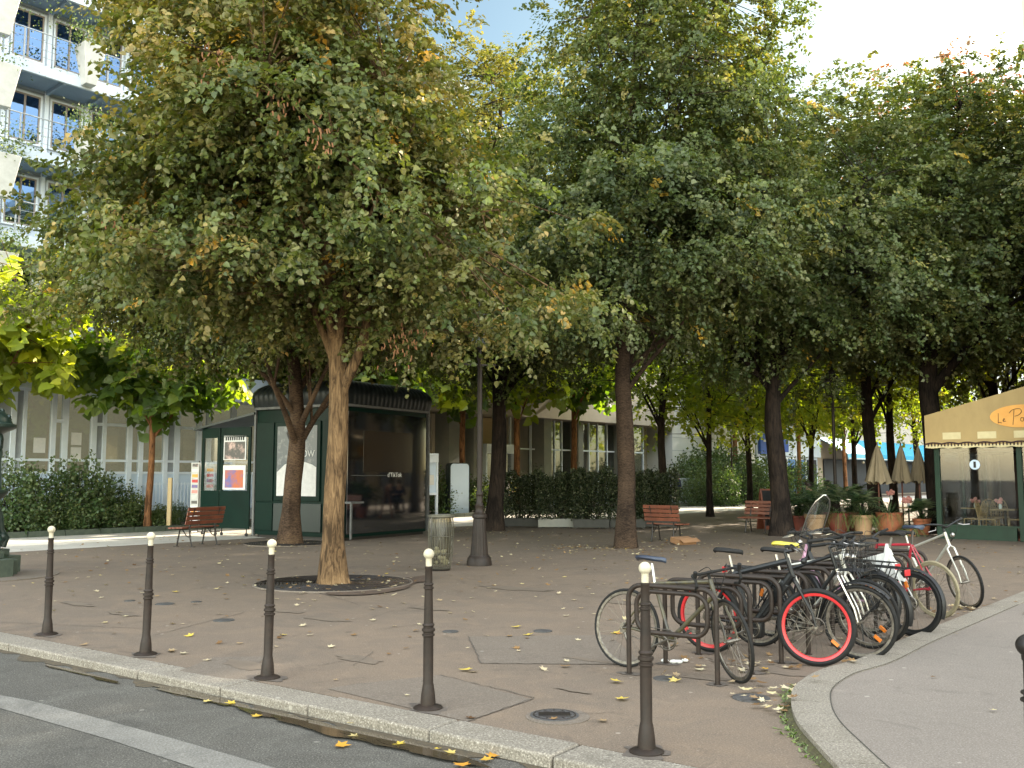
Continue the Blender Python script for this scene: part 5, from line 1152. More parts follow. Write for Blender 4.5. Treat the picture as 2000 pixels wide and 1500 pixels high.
    for s_, yy in ((1, y - .02), (-1, .07)):
        e = bb + Vector((s_ * .17 * math.cos(ca), yy, s_ * .17 * math.sin(ca))); q.tube([bb + Vector((0, yy, 0)), e], .009, 6); e2 = e + Vector((0, -.04 if s_ > 0 else .04, 0)); q.box(tuple(e2 + Vector((-.045, -.035, -.01))), tuple(e2 + Vector((.045, .035, .01))))
    q.build('crankset', M['steel'], root, smooth=True)
    q = MB()
    for s_ in (1, -1): q.tube([ra + Vector((0, y, s_ * .04)), bb + Vector((0, y, s_ * .08))], .004, 4)
    q.tube([ra + Vector((.02, y, -.04)), ra + Vector((.05, y, -.11))], .012, 6); q.build('chain', M['steel'], root)
    if mud: fender(ra, 20, 200, root, M['blackm']); fender(fa, 40, 190, root, M['blackm'], f)
    if carrier:
        q = MB(); z = .76
        for s_ in (-.06, 0, .06): q.tube([(-.3, s_, z), (.16, s_, z)], .006, 5)
        for x in (-.28, -.1, .1): q.tube([(x, -.065, z), (x, .065, z)], .006, 5)
        for s_ in (-.065, .065): q.tube([(-.2, s_, z), (-.01, s_ * .9, Rw)], .006, 5); q.tube([(.05, s_, z), (-.01, s_ * .9, Rw)], .006, 5)
        q.build('luggage_carrier', M['blackm'], root); q = MB(); q.box((-.34, -.04, z - .07), (-.325, .04, z - .01)); q.build('rear_light', M['red'], root, bevel=.004)
    if basket:
        q = MB(); bx, bz = X - .02, bar_h - .3; a_, c_, h_ = .2, .15, .24
        for z in (0, .08, .16, h_):
            k = .8 + .2 * z / h_; q.tube([f((bx + sx_ * c_ * k, sy_ * a_ * k, bz + z)) for sx_, sy_ in ((-1, -1), (1, -1), (1, 1), (-1, 1))], .0045 if z < h_ else .008, 5, closed=True)
        for i in range(8):
            t_ = -1 + 2 * i / 7
            for P_ in (((-1, t_)), ((1, t_)), ((t_, -1)), ((t_, 1))): q.tube([f((bx + P_[0] * c_ * .8, P_[1] * a_ * .8, bz)), f((bx + P_[0] * c_, P_[1] * a_, bz + h_))], .003, 4)
            q.tube([f((bx - c_ * .8, t_ * a_ * .8, bz)), f((bx + c_ * .8, t_ * a_ * .8, bz))], .003, 4)
        q.build('basket', M['blackm'], root)
    if ebike: q = MB(); q.box(tuple(bb + Vector((-.09, -.05, -.09))), tuple(bb + Vector((.1, .05, .06)))); q.M = None; q.build('motor', M['blackm'], root, bevel=.02); q = MB(); q.beam(tuple(bb.lerp(hb, .25)), tuple(bb.lerp(hb, .85)), .07, .085); q.build('battery', M['blackm'], root, bevel=.012)
    if shield:
        q = MB(); vs = []; fs = []; n_ = 8; m_ = 7
        for j in range(m_ + 1):
            t_ = j / m_
            for i in range(n_ + 1):
                s_ = -1 + 2 * i / n_; w_ = .17 * math.sqrt(max(.02, 1 - max(0, t_ - .45) ** 2 * 3.3)); vs.append(tuple(f(sx + Vector((-.02 - .2 * t_ - .05 * s_ * s_, s_ * w_, .0 + .42 * t_)))))
        for j in range(m_):
            for i in range(n_): a = j * (n_ + 1) + i; fs.append((a, a + 1, a + n_ + 2, a + n_ + 1))
        q.add(vs, fs); o_ = q.build('wind_screen', M['screen'], root, ang=180); sm = o_.modifiers.new('thick', 'SOLIDIFY'); sm.thickness = .004
        q = MB(); q.tube([vs[i] for i in range(n_ + 1)] + [vs[j * (n_ + 1) + n_] for j in range(1, m_ + 1)] + [vs[m_ * (n_ + 1) + i] for i in range(n_ - 1, -1, -1)] + [vs[j * (n_ + 1)] for j in range(m_ - 1, 0, -1)], .006, 5, closed=True); q.build('screen_edge', M['chrome'], o_)
    if kind != 'road':
        q = MB(); q.sphere(tuple(f(hb + Vector((.1, 0, .12)))), .03, 10, 7); q.build('front_light', M['chrome'] if kind != 'e' else M['blackm'], root)
        q = MB(); q.tube([(.2, .03, .28), (.12, .12, .02)], .008, 6); q.build('kick_stand', M['blackm'], root)
    return root
M['oldgold'] = mat('worn_gold_frame', (.09, .075, .03), .4, c2=(.03, .025, .02), ns=14)
M['silver'] = mat('silver_frame', (.5, .48, .42), .35, metal=.6, c2=(.4, .38, .33), ns=8)
M['pinkframe'] = mat('pink_frame', (.42, .22, .3), .4, c2=(.35, .2, .28), ns=8)
def gp(px, py): return G(px, py)
bike(gp(1221, 1303), gp(1448, 1337), 'old narrow road bicycle with drop handlebars leaning on the nearest rack', 'road', 'oldgold', 'steel', 'black', .014, steer=-38, lean=-5, bar='drop', refl=False, seat_h=.93, bar_h=.96, saddle='bluegrey', rimw=.008)
bike(gp(1388, 1274), gp(1606, 1302), 'black electric bicycle with bright red rims and no mudguards', 'e', 'blackm', 'red', 'black', .026, steer=20, lean=3, ebike=True, seat_h=.95, bar_h=1.08, rimw=.02, refl=True)
bike(gp(1480, 1262), gp(1673, 1288), 'black town bicycle with a wire front basket and black mudguards', 'city', 'blackm', 'steel', 'black', .02, steer=8, lean=2, mud=True, basket=True, carrier=True, bar='sweep', seat_h=.93, bar_h=1.1)
bike(gp(1505, 1243), gp(1722, 1270), 'silver town bicycle with a yellow saddle cover behind the red rimmed one', 'city', 'silver', 'steel', 'black', .018, steer=-6, lean=4, saddle='yellow', bar='sweep', seat_h=.95, bar_h=1.05)
bike(gp(1722, 1257), gp(1512, 1222), 'black bicycle with a clear wind screen, its back wheel to the right', 'step', 'blackm', 'steel', 'black', .02, lean=-2, mud=True, carrier=True, shield=True, bar='flat', seat_h=.95, bar_h=1.12)
bike(gp(1783, 1243), gp(1600, 1216), 'white framed electric bicycle with a raised black saddle', 'swoop', 'white', 'blackm', 'black', .024, lean=3, ebike=True, mud=True, bar='flat', seat_h=1.03, bar_h=1.08)
bike(gp(1832, 1208), gp(1668, 1182), 'red framed bicycle with a tan back tyre and a cloth covered saddle', 'road', 'redframe', 'tan', 'tan', .016, lean=-5, saddle='bluegrey', bar='flat', seat_h=1.04, bar_h=.98, refl=False, steer=15)
bike(gp(1748, 1172), gp(1893, 1190), 'farthest bicycle with thin black wheels, its front wheel at the right end', 'city', 'silver', 'steel', 'black', .015, lean=3, bar='sweep', seat_h=.9, bar_h=1.1, steer=-22, refl=False)
bike(gp(1700, 1238), gp(1545, 1214), 'pink framed bicycle almost hidden in the middle of the racks', 'step', 'pinkframe', 'steel', 'black', .018, lean=2, mud=True, carrier=True, bar='sweep', seat_h=.9, bar_h=1.05)
# ---------------------------------------------------------------- people
def person(loc, rz, label, pose='walk', top='navy', legs='greycloth', hair='hair', s=1.0):
    root = empty('person', loc, rz, label, 'person'); root.scale = (s, s, s)
    # local +y = facing
    if pose == 'walk':
        J = {'pel': (0, 0, .95), 'ch': (0, .03, 1.32), 'nk': (0, .05, 1.5), 'hd': (0, .08, 1.62), 'lh': (-.1, 0, .9), 'lk': (-.1, .17, .5), 'la': (-.1, .22, .09), 'lt': (-.1, .36, .04), 'rh': (.1, 0, .9), 'rk': (.1, -.02, .5), 'ra': (.1, -.3, .14), 'rt': (.1, -.2, .03),
             'ls': (-.19, .03, 1.42), 'le': (-.26, -.06, 1.15), 'lw': (-.22, .1, .92), 'lf': (-.21, .16, .84), 'rs': (.19, .03, 1.42), 're': (.26, .0, 1.15), 'rw': (.2, .2, 1.08), 'rf': (.16, .28, 1.06)}
    else:
        J = {'pel': (0, 0, .5), 'ch': (0, .05, .87), 'nk': (0, .08, 1.06), 'hd': (0, .12, 1.19), 'lh': (-.1, .04, .48), 'lk': (-.12, .45, .5), 'la': (-.12, .47, .1), 'lt': (-.12, .6, .04), 'rh': (.1, .04, .48), 'rk': (.12, .45, .5), 'ra': (.12, .47, .1), 'rt': (.12, .6, .04),
             'ls': (-.19, .06, .98), 'le': (-.25, .14, .72), 'lw': (-.12, .36, .74), 'lf': (-.08, .43, .75), 'rs': (.19, .06, .98), 're': (.25, .14, .72), 'rw': (.12, .36, .74), 'rf': (.08, .43, .75)}
    rad = {'pel': .15, 'ch': .155, 'nk': .058, 'hd': .095, 'lh': .09, 'lk': .06, 'la': .04, 'lt': .035, 'rh': .09, 'rk': .06, 'ra': .04, 'rt': .035, 'ls': .07, 'le': .045, 'lw': .03, 'lf': .035, 'rs': .07, 're': .045, 'rw': .03, 'rf': .035}
    E = [('pel', 'ch'), ('ch', 'nk'), ('nk', 'hd'), ('pel', 'lh'), ('lh', 'lk'), ('lk', 'la'), ('la', 'lt'), ('pel', 'rh'), ('rh', 'rk'), ('rk', 'ra'), ('ra', 'rt'), ('ch', 'ls'), ('ls', 'le'), ('le', 'lw'), ('lw', 'lf'), ('ch', 'rs'), ('rs', 're'), ('re', 'rw'), ('rw', 'rf')]
    def skin(name, keys, edges, rd, m, par):
        me = bpy.data.meshes.new(name); idx = {k: i for i, k in enumerate(keys)}
        me.from_pydata([J[k] for k in keys], [(idx[a], idx[c]) for a, c in edges if a in idx and c in idx], []); me.materials.append(m)
        o_ = bpy.data.objects.new(name, me); col().objects.link(o_); o_.parent = par
        md = o_.modifiers.new('skin', 'SKIN'); md.use_smooth_shade = True
        sk = me.skin_vertices[0].data
        for k in keys: sk[idx[k]].radius = (rd[k], rd[k] * (.8 if k in ('pel', 'ch') else 1))
        sk[0].use_root = True
        ss = o_.modifiers.new('sub', 'SUBSURF'); ss.levels = 2; ss.render_levels = 2
        return o_
    skin('body', list(J), E, rad, M['skin'], root)
    g = {k: v * 1.13 + .008 for k, v in rad.items()}; g['nk'] = .05
    tk = ['ch', 'pel', 'ls', 'le', 'lw', 'rs', 're', 'rw']; skin('jacket', tk, E, g, M[top], root)
    lk = ['pel', 'lh', 'lk', 'la', 'rh', 'rk', 'ra']; skin('trousers', lk, E, g, M[legs], root)
    h = Vector(J['hd']); q = MB(); q.sphere(tuple(h + Vector((0, -.025, .045))), .108, 14, 10, (.95, 1.0, .95)); q.sphere(tuple(h + Vector((0, -.06, -.02))), .09, 12, 8); q.build('hair', M[hair], root)
    q = MB(); q.sphere(tuple(h + Vector((0, .1, .0))), .018, 6, 5, (1, 1, 1.4))
    q.sphere(tuple(h + Vector((-.036, .085, .03))), .011, 6, 5); q.sphere(tuple(h + Vector((.036, .085, .03))), .011, 6, 5); q.build('face_features', M['hair'], root)
    q = MB()
    for k in ('lt', 'rt'): q.sphere(tuple(Vector(J[k]) + Vector((0, -.02, .01))), .06, 10, 6, (.8, 1.9, .75))
    q.build('shoes', M['blackm'], root)
    return root
person(Vector((at(1327, 950, 54).x, 54, 0)), R(75), 'person in dark clothes walking past the short white railing')
person(Vector((at(1585, 950, 30.6).x, 30.6, .12)), R(60), 'person with dark hair sitting behind the tall potted palms', 'sit', 'greycloth', s=1.05)
person(Vector((at(1622, 950, 31.4).x, 31.4, .12)), R(100), 'person in a dark jacket sitting further right behind the palms', 'sit', 'navy', s=1.05)
person(Vector((at(983, 950, 41).x, 41, 0)), R(200), 'person with pale hair beyond the left end of the hedge planters', 'walk', 'palecloth', 'greycloth', 'palecloth', .97)
person(Vector((at(996, 950, 42).x, 42, 0)), R(150), 'person in a yellow top beyond the left end of the hedge planters', 'walk', 'yellow', 'greycloth', 'hair', .93)
person(CC + V * 2.9 + U * .75 + Vector((0, 0, .06)), CR + R(60), 'person in a blue jacket sitting in the terrace behind the second pane', 'sit', 'navy', 'navy', 'hair')
# ---------------------------------------------------------------- foliage
TPL = {}
TPL['leaf'] = (np.array([(0, 0, 0), (-.42, .2, .14), (-.36, .62, .12), (0, 1.08, -.1), (.36, .62, .12), (.42, .2, .14)], float), [(0, 3, 2, 1), (0, 5, 4, 3)])
TPL['leaf1'] = (np.array([(0, 0, 0), (-.42, .5, .1), (0, 1.0, -.05), (.42, .5, .1)], float), [(0, 3, 2), (0, 2, 1)])
TPL['quad'] = (np.array([(0, -.1, 0), (-.42, .45, .06), (0, 1.0, 0), (.42, .45, .06)], float), [(0, 3, 2, 1)])
TPL['heart'] = (np.array([(0, .08, 0), (-.32, -.08, -.02), (-.55, .25, .04), (-.3, .72, .05), (0, 1.1, -.12), (.3, .72, .05), (.55, .25, .04), (.32, -.08, -.02)], float), [(0, 4, 3, 2), (0, 2, 1), (0, 6, 5, 4), (0, 7, 6)])
TPL['maple'] = (np.array([(0, 0, 0), (-.2, .1, .03), (-.55, .05, .08), (-.35, .35, .02), (-.6, .65, .1), (-.22, .62, .02), (0, 1.05, .07), (.22, .62, .02), (.6, .65, .1), (.35, .35, .02), (.55, .05, .08), (.2, .1, .03)], float), [(0, 3, 2, 1), (0, 5, 4, 3), (0, 7, 6, 5), (0, 9, 8, 7), (0, 11, 10, 9)])
def leaves(name, P, D, N, Sz, var, m, parent=None, tpl='leaf'):
    T, faces = TPL[tpl]; n = len(P); k = len(T)
    D = D / np.linalg.norm(D, axis=1, keepdims=True); X = np.cross(D, N); X /= np.linalg.norm(X, axis=1, keepdims=True) + 1e-9; Z = np.cross(X, D)
    vs = P[:, None, :] + Sz[:, None, None] * (T[None, :, 0, None] * X[:, None, :] + T[None, :, 1, None] * D[:, None, :] + T[None, :, 2, None] * Z[:, None, :])
    lens = np.array([len(f) for f in faces]); flat = np.concatenate([np.array(f) for f in faces])
    me = bpy.data.meshes.new(name); me.vertices.add(n * k); me.vertices.foreach_set('co', vs.reshape(-1).astype(np.float32))
    idx = (flat[None, :] + (np.arange(n) * k)[:, None]).reshape(-1); me.loops.add(len(idx)); me.loops.foreach_set('vertex_index', idx.astype(np.int32))
    ln = np.tile(lens, n); stt = np.concatenate([[0], np.cumsum(ln)[:-1]]); me.polygons.add(len(ln)); me.polygons.foreach_set('loop_start', stt.astype(np.int32)); me.polygons.foreach_set('loop_total', ln.astype(np.int32))
    a = me.attributes.new('var', 'FLOAT', 'POINT'); a.data.foreach_set('value', np.repeat(var, k).astype(np.float32))
    me.materials.append(m); me.update(calc_edges=True)
    o = bpy.data.objects.new(name, me); col().objects.link(o); o.parent = parent; return o
def unit(rng, n):
    v = rng.normal(size=(n, 3)); return v / np.linalg.norm(v, axis=1, keepdims=True)
def nrmz(a): return a / (np.linalg.norm(a, axis=-1, keepdims=True) + 1e-9)
def tree(name, loc, label, lobes, trunk_r, fork, nclus, nspray, nleaf, lsize, lm, bm, seed, lean=(0, 0), cat='tree', group=None, tpl='leaf', nlimb=6, vbase=.35, vtop=.35, clus_r=.55, hang=.35, flare=1.5, limb_r=.5, rz=0, axis_l=.5, zmin=-9, gold=.02, extra=None, limbs=()):
    rng = np.random.default_rng(seed); rd = random.Random(seed)
    root = empty(name, loc, rz, label, cat, group)
    L = np.array(lobes, float); vol = L[:, 3] * L[:, 4] * L[:, 5]; pr = vol / vol.sum()
    # cluster centres in the lumpy crown volume
    C = []; O = []
    while len(C) < nclus:
        li = rng.choice(len(L), p=pr); d = unit(rng, 1)[0]; az = math.atan2(d[1], d[0])
        lump = 1 + .1 * math.sin(3 * az + seed + 4 * d[2]) + .07 * math.sin(5 * az + 2 * seed - 7 * d[2]) + .06 * rng.normal()
        r_ = (.30 + .70 * rng.random() ** .55) * lump; p = L[li, :3] + d * L[li, 3:6] * r_
        if p[2] < zmin: continue
        C.append(p); O.append(d)
    C = np.array(C); O = np.array(O); top = (L[:, 2] + L[:, 5]).max(); bot = (L[:, 2] - L[:, 5]).min(); cen = (L[:, :3] * pr[:, None]).sum(0)
    # skeleton
    mb = MB(); nodes = []
    tx = np.array([lean[0], lean[1]]); H = top - .6
    tp = []; trr = []
    steps = 16
    for i in range(steps + 1):
        t_ = i / steps; z = H * t_; w = max(0, z - fork) / max(.1, H - fork)
        ox = tx[0] * z / fork if z < fork else tx[0] + (cen[0] - tx[0]) * w; oy = tx[1] * z / fork if z < fork else tx[1] + (cen[1] - tx[1]) * w
        wob = .04 * math.sin(z * 1.1 + seed); rr_ = trunk_r * (1 + (flare - 1) * math.exp(-z * 3.2)) * (1 - .12 * min(1, z / fork)) * (1 - .82 * w ** .8)
        tp.append((ox + wob * min(1, z), oy + wob * .6 * min(1, z), z - (.06 if i == 0 else 0))); trr.append(max(.025, rr_))
    # finer lower trunk
    pts = crm(tp, 4); rs = []
    for i in range(len(pts)):
        j = i / 4; a = int(min(steps - 1e-6, j)); f = j - a; rs.append(trr[a] * (1 - f) + trr[min(steps, a + 1)] * f)
    n0 = len(mb.v); mb.tube(pts, rs, 16)
    for vi in range(n0, len(mb.v)):   # bark relief
        x, y, z = mb.v[vi]; k_ = vi % 16; d = trunk_r * .07 * math.sin(k_ * 2.6 + z * 1.7 + seed) + trunk_r * .05 * math.sin(k_ * 1.57 + seed * 2) * math.exp(-z * 1.5) * 3
        i_ = (vi - n0) // 16; c = pts[min(i_, len(pts) - 1)]; v = Vector((x - c.x, y - c.y, 0)); l = v.length
        if l > .03: v = v / l; mb.v[vi] = (x + v.x * d * min(1, l / trunk_r), y + v.y * d * min(1, l / trunk_r), z)
    for p in pts:
        if p.z > fork * .95: nodes.append(p)
    for i in range(nlimb):
        a = 2 * math.pi * (i + rd.uniform(-.25, .25)) / nlimb + seed; z0 = fork * rd.uniform(.93, 1.3) if i < 4 else fork + (H - fork) * rd.uniform(.1, .5)
        k_ = min(range(len(pts)), key=lambda q_: abs(pts[q_].z - z0)); s = pts[k_]
        li = 0 if i < max(4, nlimb * .6) else len(L) - 1; lob = L[li]; e = Vector((lob[0] + lob[3] * .75 * math.cos(a), lob[1] + lob[4] * .75 * math.sin(a), lob[2] + lob[5] * rd.uniform(-.1, .55)))
        m_ = s.lerp(e, .45) + Vector((0, 0, (e.z - s.z) * -.08 + .2)) + Vector((rd.uniform(-.2, .2), rd.uniform(-.2, .2), 0))
        m0 = s.lerp(m_, .35) + Vector((0, 0, -.05)); lp = crm([s - Vector((0, 0, .15)), m0, m_, e], 6); r0_ = rs[k_] * limb_r * rd.uniform(.8, 1.15)
        mb.tube(lp, [max(.012, r0_ * (1 - .85 * (j / (len(lp) - 1)) ** .8)) for j in range(len(lp))], 9); nodes += lp[4:]
        for sb in range(3):
            j = rd.randrange(5, len(lp) - 4); s2 = lp[j]; e2 = s2 + (e - s).normalized() * rd.uniform(.6, 1.6) + Vector((rd.uniform(-1.3, 1.3), rd.uniform(-1.3, 1.3), rd.uniform(-.2, 1.4))); l2 = crm([s2, s2.lerp(e2, .5) + Vector((0, 0, .15)), e2], 5)
            mb.tube(l2, [max(.008, r0_ * .38 * (1 - .8 * q_ / (len(l2) - 1))) for q_ in range(len(l2))], 6); nodes += l2[2:]
    for lp_, ra_, rb_ in limbs:
        lp = crm(lp_, 6); mb.tube(lp, [ra_ + (rb_ - ra_) * j / (len(lp) - 1) for j in range(len(lp))], 12)
    NA = np.array([tuple(p) for p in nodes])
    # branchlets to each cluster
    for c in C:
        dd = np.linalg.norm(NA - c, axis=1) + .6 * np.maximum(0, NA[:, 2] - c[2]); s = Vector(NA[dd.argmin()]); e = Vector(c); m_ = s.lerp(e, .5) + Vector((rd.uniform(-.12, .12), rd.uniform(-.12, .12), rd.uniform(-.05, .15)))
        mb.tube([s, m_, e], [.016, .011, .006], 4, cap=False)
    # sprays
    ns = nclus * nspray; ci = np.repeat(np.arange(nclus), nspray); so = nrmz(O[ci] * np.array([1, 1, .5]) + rng.normal(size=(ns, 3)) * .75)
    sp = C[ci] + rng.normal(size=(ns, 3)) * clus_r * np.array([1, 1, .42]) * .6; ax = so.copy(); ax[:, 2] -= hang * rng.random(ns); ax = nrmz(ax)
    n = ns * nleaf; si = np.repeat(np.arange(ns), nleaf); t_ = np.tile(np.linspace(0, 1, nleaf), ns) + rng.normal(size=n) * .05; sgn = np.tile(np.where(np.arange(nleaf) % 2 == 0, 1, -1), ns)
    A = ax[si]; side = nrmz(np.cross(A, np.array([0, 0, 1.]) + .001)) * sgn[:, None]; droop = np.zeros((n, 3)); droop[:, 2] = -.18 * t_ ** 2
    P = sp[si] + A * (t_ * axis_l)[:, None] + droop + side * .03 + rng.normal(size=(n, 3)) * .03
    D = A * .45 + side * .75 + rng.normal(size=(n, 3)) * .35; D[:, 2] -= .35
    out = nrmz(P - cen); N = np.array([0, 0, .7]) + out * .45 + (rng.normal(size=(ns, 3)) * .5)[si] + rng.normal(size=(n, 3)) * .2
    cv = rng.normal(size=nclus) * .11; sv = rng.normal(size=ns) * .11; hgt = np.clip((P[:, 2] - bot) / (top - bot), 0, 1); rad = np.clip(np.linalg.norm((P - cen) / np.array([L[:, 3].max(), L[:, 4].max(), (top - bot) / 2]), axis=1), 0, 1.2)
    var = vbase + cv[ci][si] + sv[si] + rng.normal(size=n) * .08 + vtop * hgt ** 2 * .6 + .12 * (rad - .6); var = np.clip(var, 0, .9)  # golden tone rises towards the crown top to imitate low sun
    g = rng.random(ns) < gold; var = np.where(g[si], .9 + .1 * rng.random(n), var)
    Sz = lsize * rng.uniform(.55, 1.35, n)
    mb.build('trunk', bm, root, ang=60)
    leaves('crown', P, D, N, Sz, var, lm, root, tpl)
    if extra: extra(root, rng)
    return root
def recolour(root, m):
    for c in root.children:
        if c.name.startswith('crown'): c.material_slots[0].link = 'OBJECT'; c.material_slots[0].material = m
def gxy(px, Y): return Vector((at(px, 900, Y).x, Y, 0))
T1 = G(652, 1140); T2 = G(567, 1062)
def bracts(root, rng):
    q = MB(); var = []; r_ = random.Random(4)
    for cx, cy_, cz in [(1.0, -1.0, 3.5), (1.3, -.9, 3.7), (-1.2, -2.9, 7.0), (-.2, -3.1, 6.4), (.3, -3.2, 5.9), (-3.0, -1.6, 5.2), (-2.6, -1.9, 5.0)]:
        for i in range(26):
            p = Vector((cx + r_.gauss(0, .12), cy_ + r_.gauss(0, .12), cz + r_.gauss(0, .16))); d = Vector((r_.uniform(-.4, .4), r_.uniform(-.4, .4), -1)).normalized() * .06; s_ = Vector((.008, .005, 0)); q.add([tuple(p - s_), tuple(p + s_), tuple(p + d + s_), tuple(p + d - s_)], [(0, 1, 2, 3)]); var += [.18 * r_.random()] * 4
    o = q.build('dry_bracts', M['dry'], root, smooth=False); o['kind'] = 'stuff'
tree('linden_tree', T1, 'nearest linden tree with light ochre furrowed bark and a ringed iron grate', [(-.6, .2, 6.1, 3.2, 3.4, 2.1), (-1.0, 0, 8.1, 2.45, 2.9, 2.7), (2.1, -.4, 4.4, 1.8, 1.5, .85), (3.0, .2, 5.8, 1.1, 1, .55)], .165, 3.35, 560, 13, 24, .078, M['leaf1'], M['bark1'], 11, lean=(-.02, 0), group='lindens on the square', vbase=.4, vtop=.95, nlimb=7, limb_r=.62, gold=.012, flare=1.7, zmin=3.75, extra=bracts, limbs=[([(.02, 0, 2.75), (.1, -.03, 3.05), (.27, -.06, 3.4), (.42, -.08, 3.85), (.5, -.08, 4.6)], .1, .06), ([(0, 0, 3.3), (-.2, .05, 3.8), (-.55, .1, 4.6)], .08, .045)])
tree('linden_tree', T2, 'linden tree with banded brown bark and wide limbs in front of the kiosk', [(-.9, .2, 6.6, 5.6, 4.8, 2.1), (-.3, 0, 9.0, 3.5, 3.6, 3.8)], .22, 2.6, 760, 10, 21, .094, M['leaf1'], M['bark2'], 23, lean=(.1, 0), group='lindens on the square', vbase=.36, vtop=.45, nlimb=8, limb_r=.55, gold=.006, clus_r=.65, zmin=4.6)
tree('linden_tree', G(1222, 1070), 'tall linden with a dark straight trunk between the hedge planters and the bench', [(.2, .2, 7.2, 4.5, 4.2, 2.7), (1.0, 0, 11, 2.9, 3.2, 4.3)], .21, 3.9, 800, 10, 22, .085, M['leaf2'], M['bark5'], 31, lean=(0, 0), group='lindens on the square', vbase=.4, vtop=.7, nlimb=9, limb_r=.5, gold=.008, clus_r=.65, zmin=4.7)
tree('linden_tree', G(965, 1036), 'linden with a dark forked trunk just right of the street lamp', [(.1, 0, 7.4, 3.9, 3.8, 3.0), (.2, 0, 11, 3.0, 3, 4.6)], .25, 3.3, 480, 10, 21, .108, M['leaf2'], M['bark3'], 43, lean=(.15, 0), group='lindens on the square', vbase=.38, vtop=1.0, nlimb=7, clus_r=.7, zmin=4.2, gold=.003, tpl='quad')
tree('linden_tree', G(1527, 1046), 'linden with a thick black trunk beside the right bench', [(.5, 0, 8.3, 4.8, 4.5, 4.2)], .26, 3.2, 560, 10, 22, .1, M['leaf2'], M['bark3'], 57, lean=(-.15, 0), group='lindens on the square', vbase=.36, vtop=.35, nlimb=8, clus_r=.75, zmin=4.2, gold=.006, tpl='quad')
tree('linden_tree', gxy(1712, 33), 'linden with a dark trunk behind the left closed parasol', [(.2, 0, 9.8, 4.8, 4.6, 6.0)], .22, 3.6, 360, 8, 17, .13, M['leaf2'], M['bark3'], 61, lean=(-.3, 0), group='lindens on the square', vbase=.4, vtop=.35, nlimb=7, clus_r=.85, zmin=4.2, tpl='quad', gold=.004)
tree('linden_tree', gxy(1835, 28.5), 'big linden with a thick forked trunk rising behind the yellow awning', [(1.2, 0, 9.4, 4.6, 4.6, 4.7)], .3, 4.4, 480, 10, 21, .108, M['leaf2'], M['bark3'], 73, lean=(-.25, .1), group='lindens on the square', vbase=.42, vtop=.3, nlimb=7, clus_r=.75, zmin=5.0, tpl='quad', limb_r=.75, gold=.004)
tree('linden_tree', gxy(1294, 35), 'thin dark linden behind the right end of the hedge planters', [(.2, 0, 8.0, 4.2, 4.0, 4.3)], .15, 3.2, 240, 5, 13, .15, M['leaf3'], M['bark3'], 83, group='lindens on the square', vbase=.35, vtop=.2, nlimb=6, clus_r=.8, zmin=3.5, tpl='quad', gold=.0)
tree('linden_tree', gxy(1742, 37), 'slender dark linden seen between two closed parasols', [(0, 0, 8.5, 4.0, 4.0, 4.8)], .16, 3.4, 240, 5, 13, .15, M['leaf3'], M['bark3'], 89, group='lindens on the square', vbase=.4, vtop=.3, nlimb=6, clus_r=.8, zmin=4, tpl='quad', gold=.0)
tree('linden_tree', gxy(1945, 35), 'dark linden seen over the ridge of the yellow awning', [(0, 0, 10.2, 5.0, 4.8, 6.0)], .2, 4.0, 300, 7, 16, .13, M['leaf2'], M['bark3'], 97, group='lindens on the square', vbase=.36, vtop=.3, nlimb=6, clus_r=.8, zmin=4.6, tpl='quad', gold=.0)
tree('maple_tree', gxy(1930, 42), 'taller tree with reddish autumn leaves standing behind the right trees', [(0, 0, 14.0, 5.5, 5.5, 6.9)], .25, 5, 330, 6, 14, .16, M['leafred'], M['bark3'], 101, vbase=.3, vtop=.7, nlimb=6, clus_r=.8, zmin=5, tpl='quad', gold=.0)
BT = tree('linden_tree', gxy(1462, 43), 'sunlit back tree left of the thick black trunk', [(0, 0, 7.6, 4.4, 4.2, 4.2)], .13, 3.0, 230, 5, 12, .17, M['leaf3'], M['bark3'], 107, group='trees along the far side', vbase=.5, vtop=.2, nlimb=6, clus_r=.85, zmin=3.2, tpl='quad', gold=.02)
for px, Y, rz, s, l in [(1385, 39, 1.2, .95, 'sunlit back tree above the far bushes'), (1585, 46.5, 2.6, 1.0, 'sunlit back tree right of the thick black trunk'), (1668, 51, 4, 1.1, 'sunlit back tree behind the second street lamp'), (1790, 57, 5.1, 1.2, 'sunlit back tree behind the closed parasols'), (1990, 40, .4, 1.2, 'dark back tree at the right edge above the awning')]:
    o = copy_tree(BT); o.location = gxy(px, Y); o.rotation_euler.z = rz; o.scale = (s, s, s); tag(o, l)
recolour(o, M['leaf2'])
OT = copy_tree(BT); recolour(OT, M['leaf2']); OT.location = (23.8, 36, 0); OT.scale = (1.1, 1.1, 1.75); tag(OT, 'large tree added past the cafe terrace roof at the right edge to shade the road')  # extra tree, stretched tall to block sun from the road
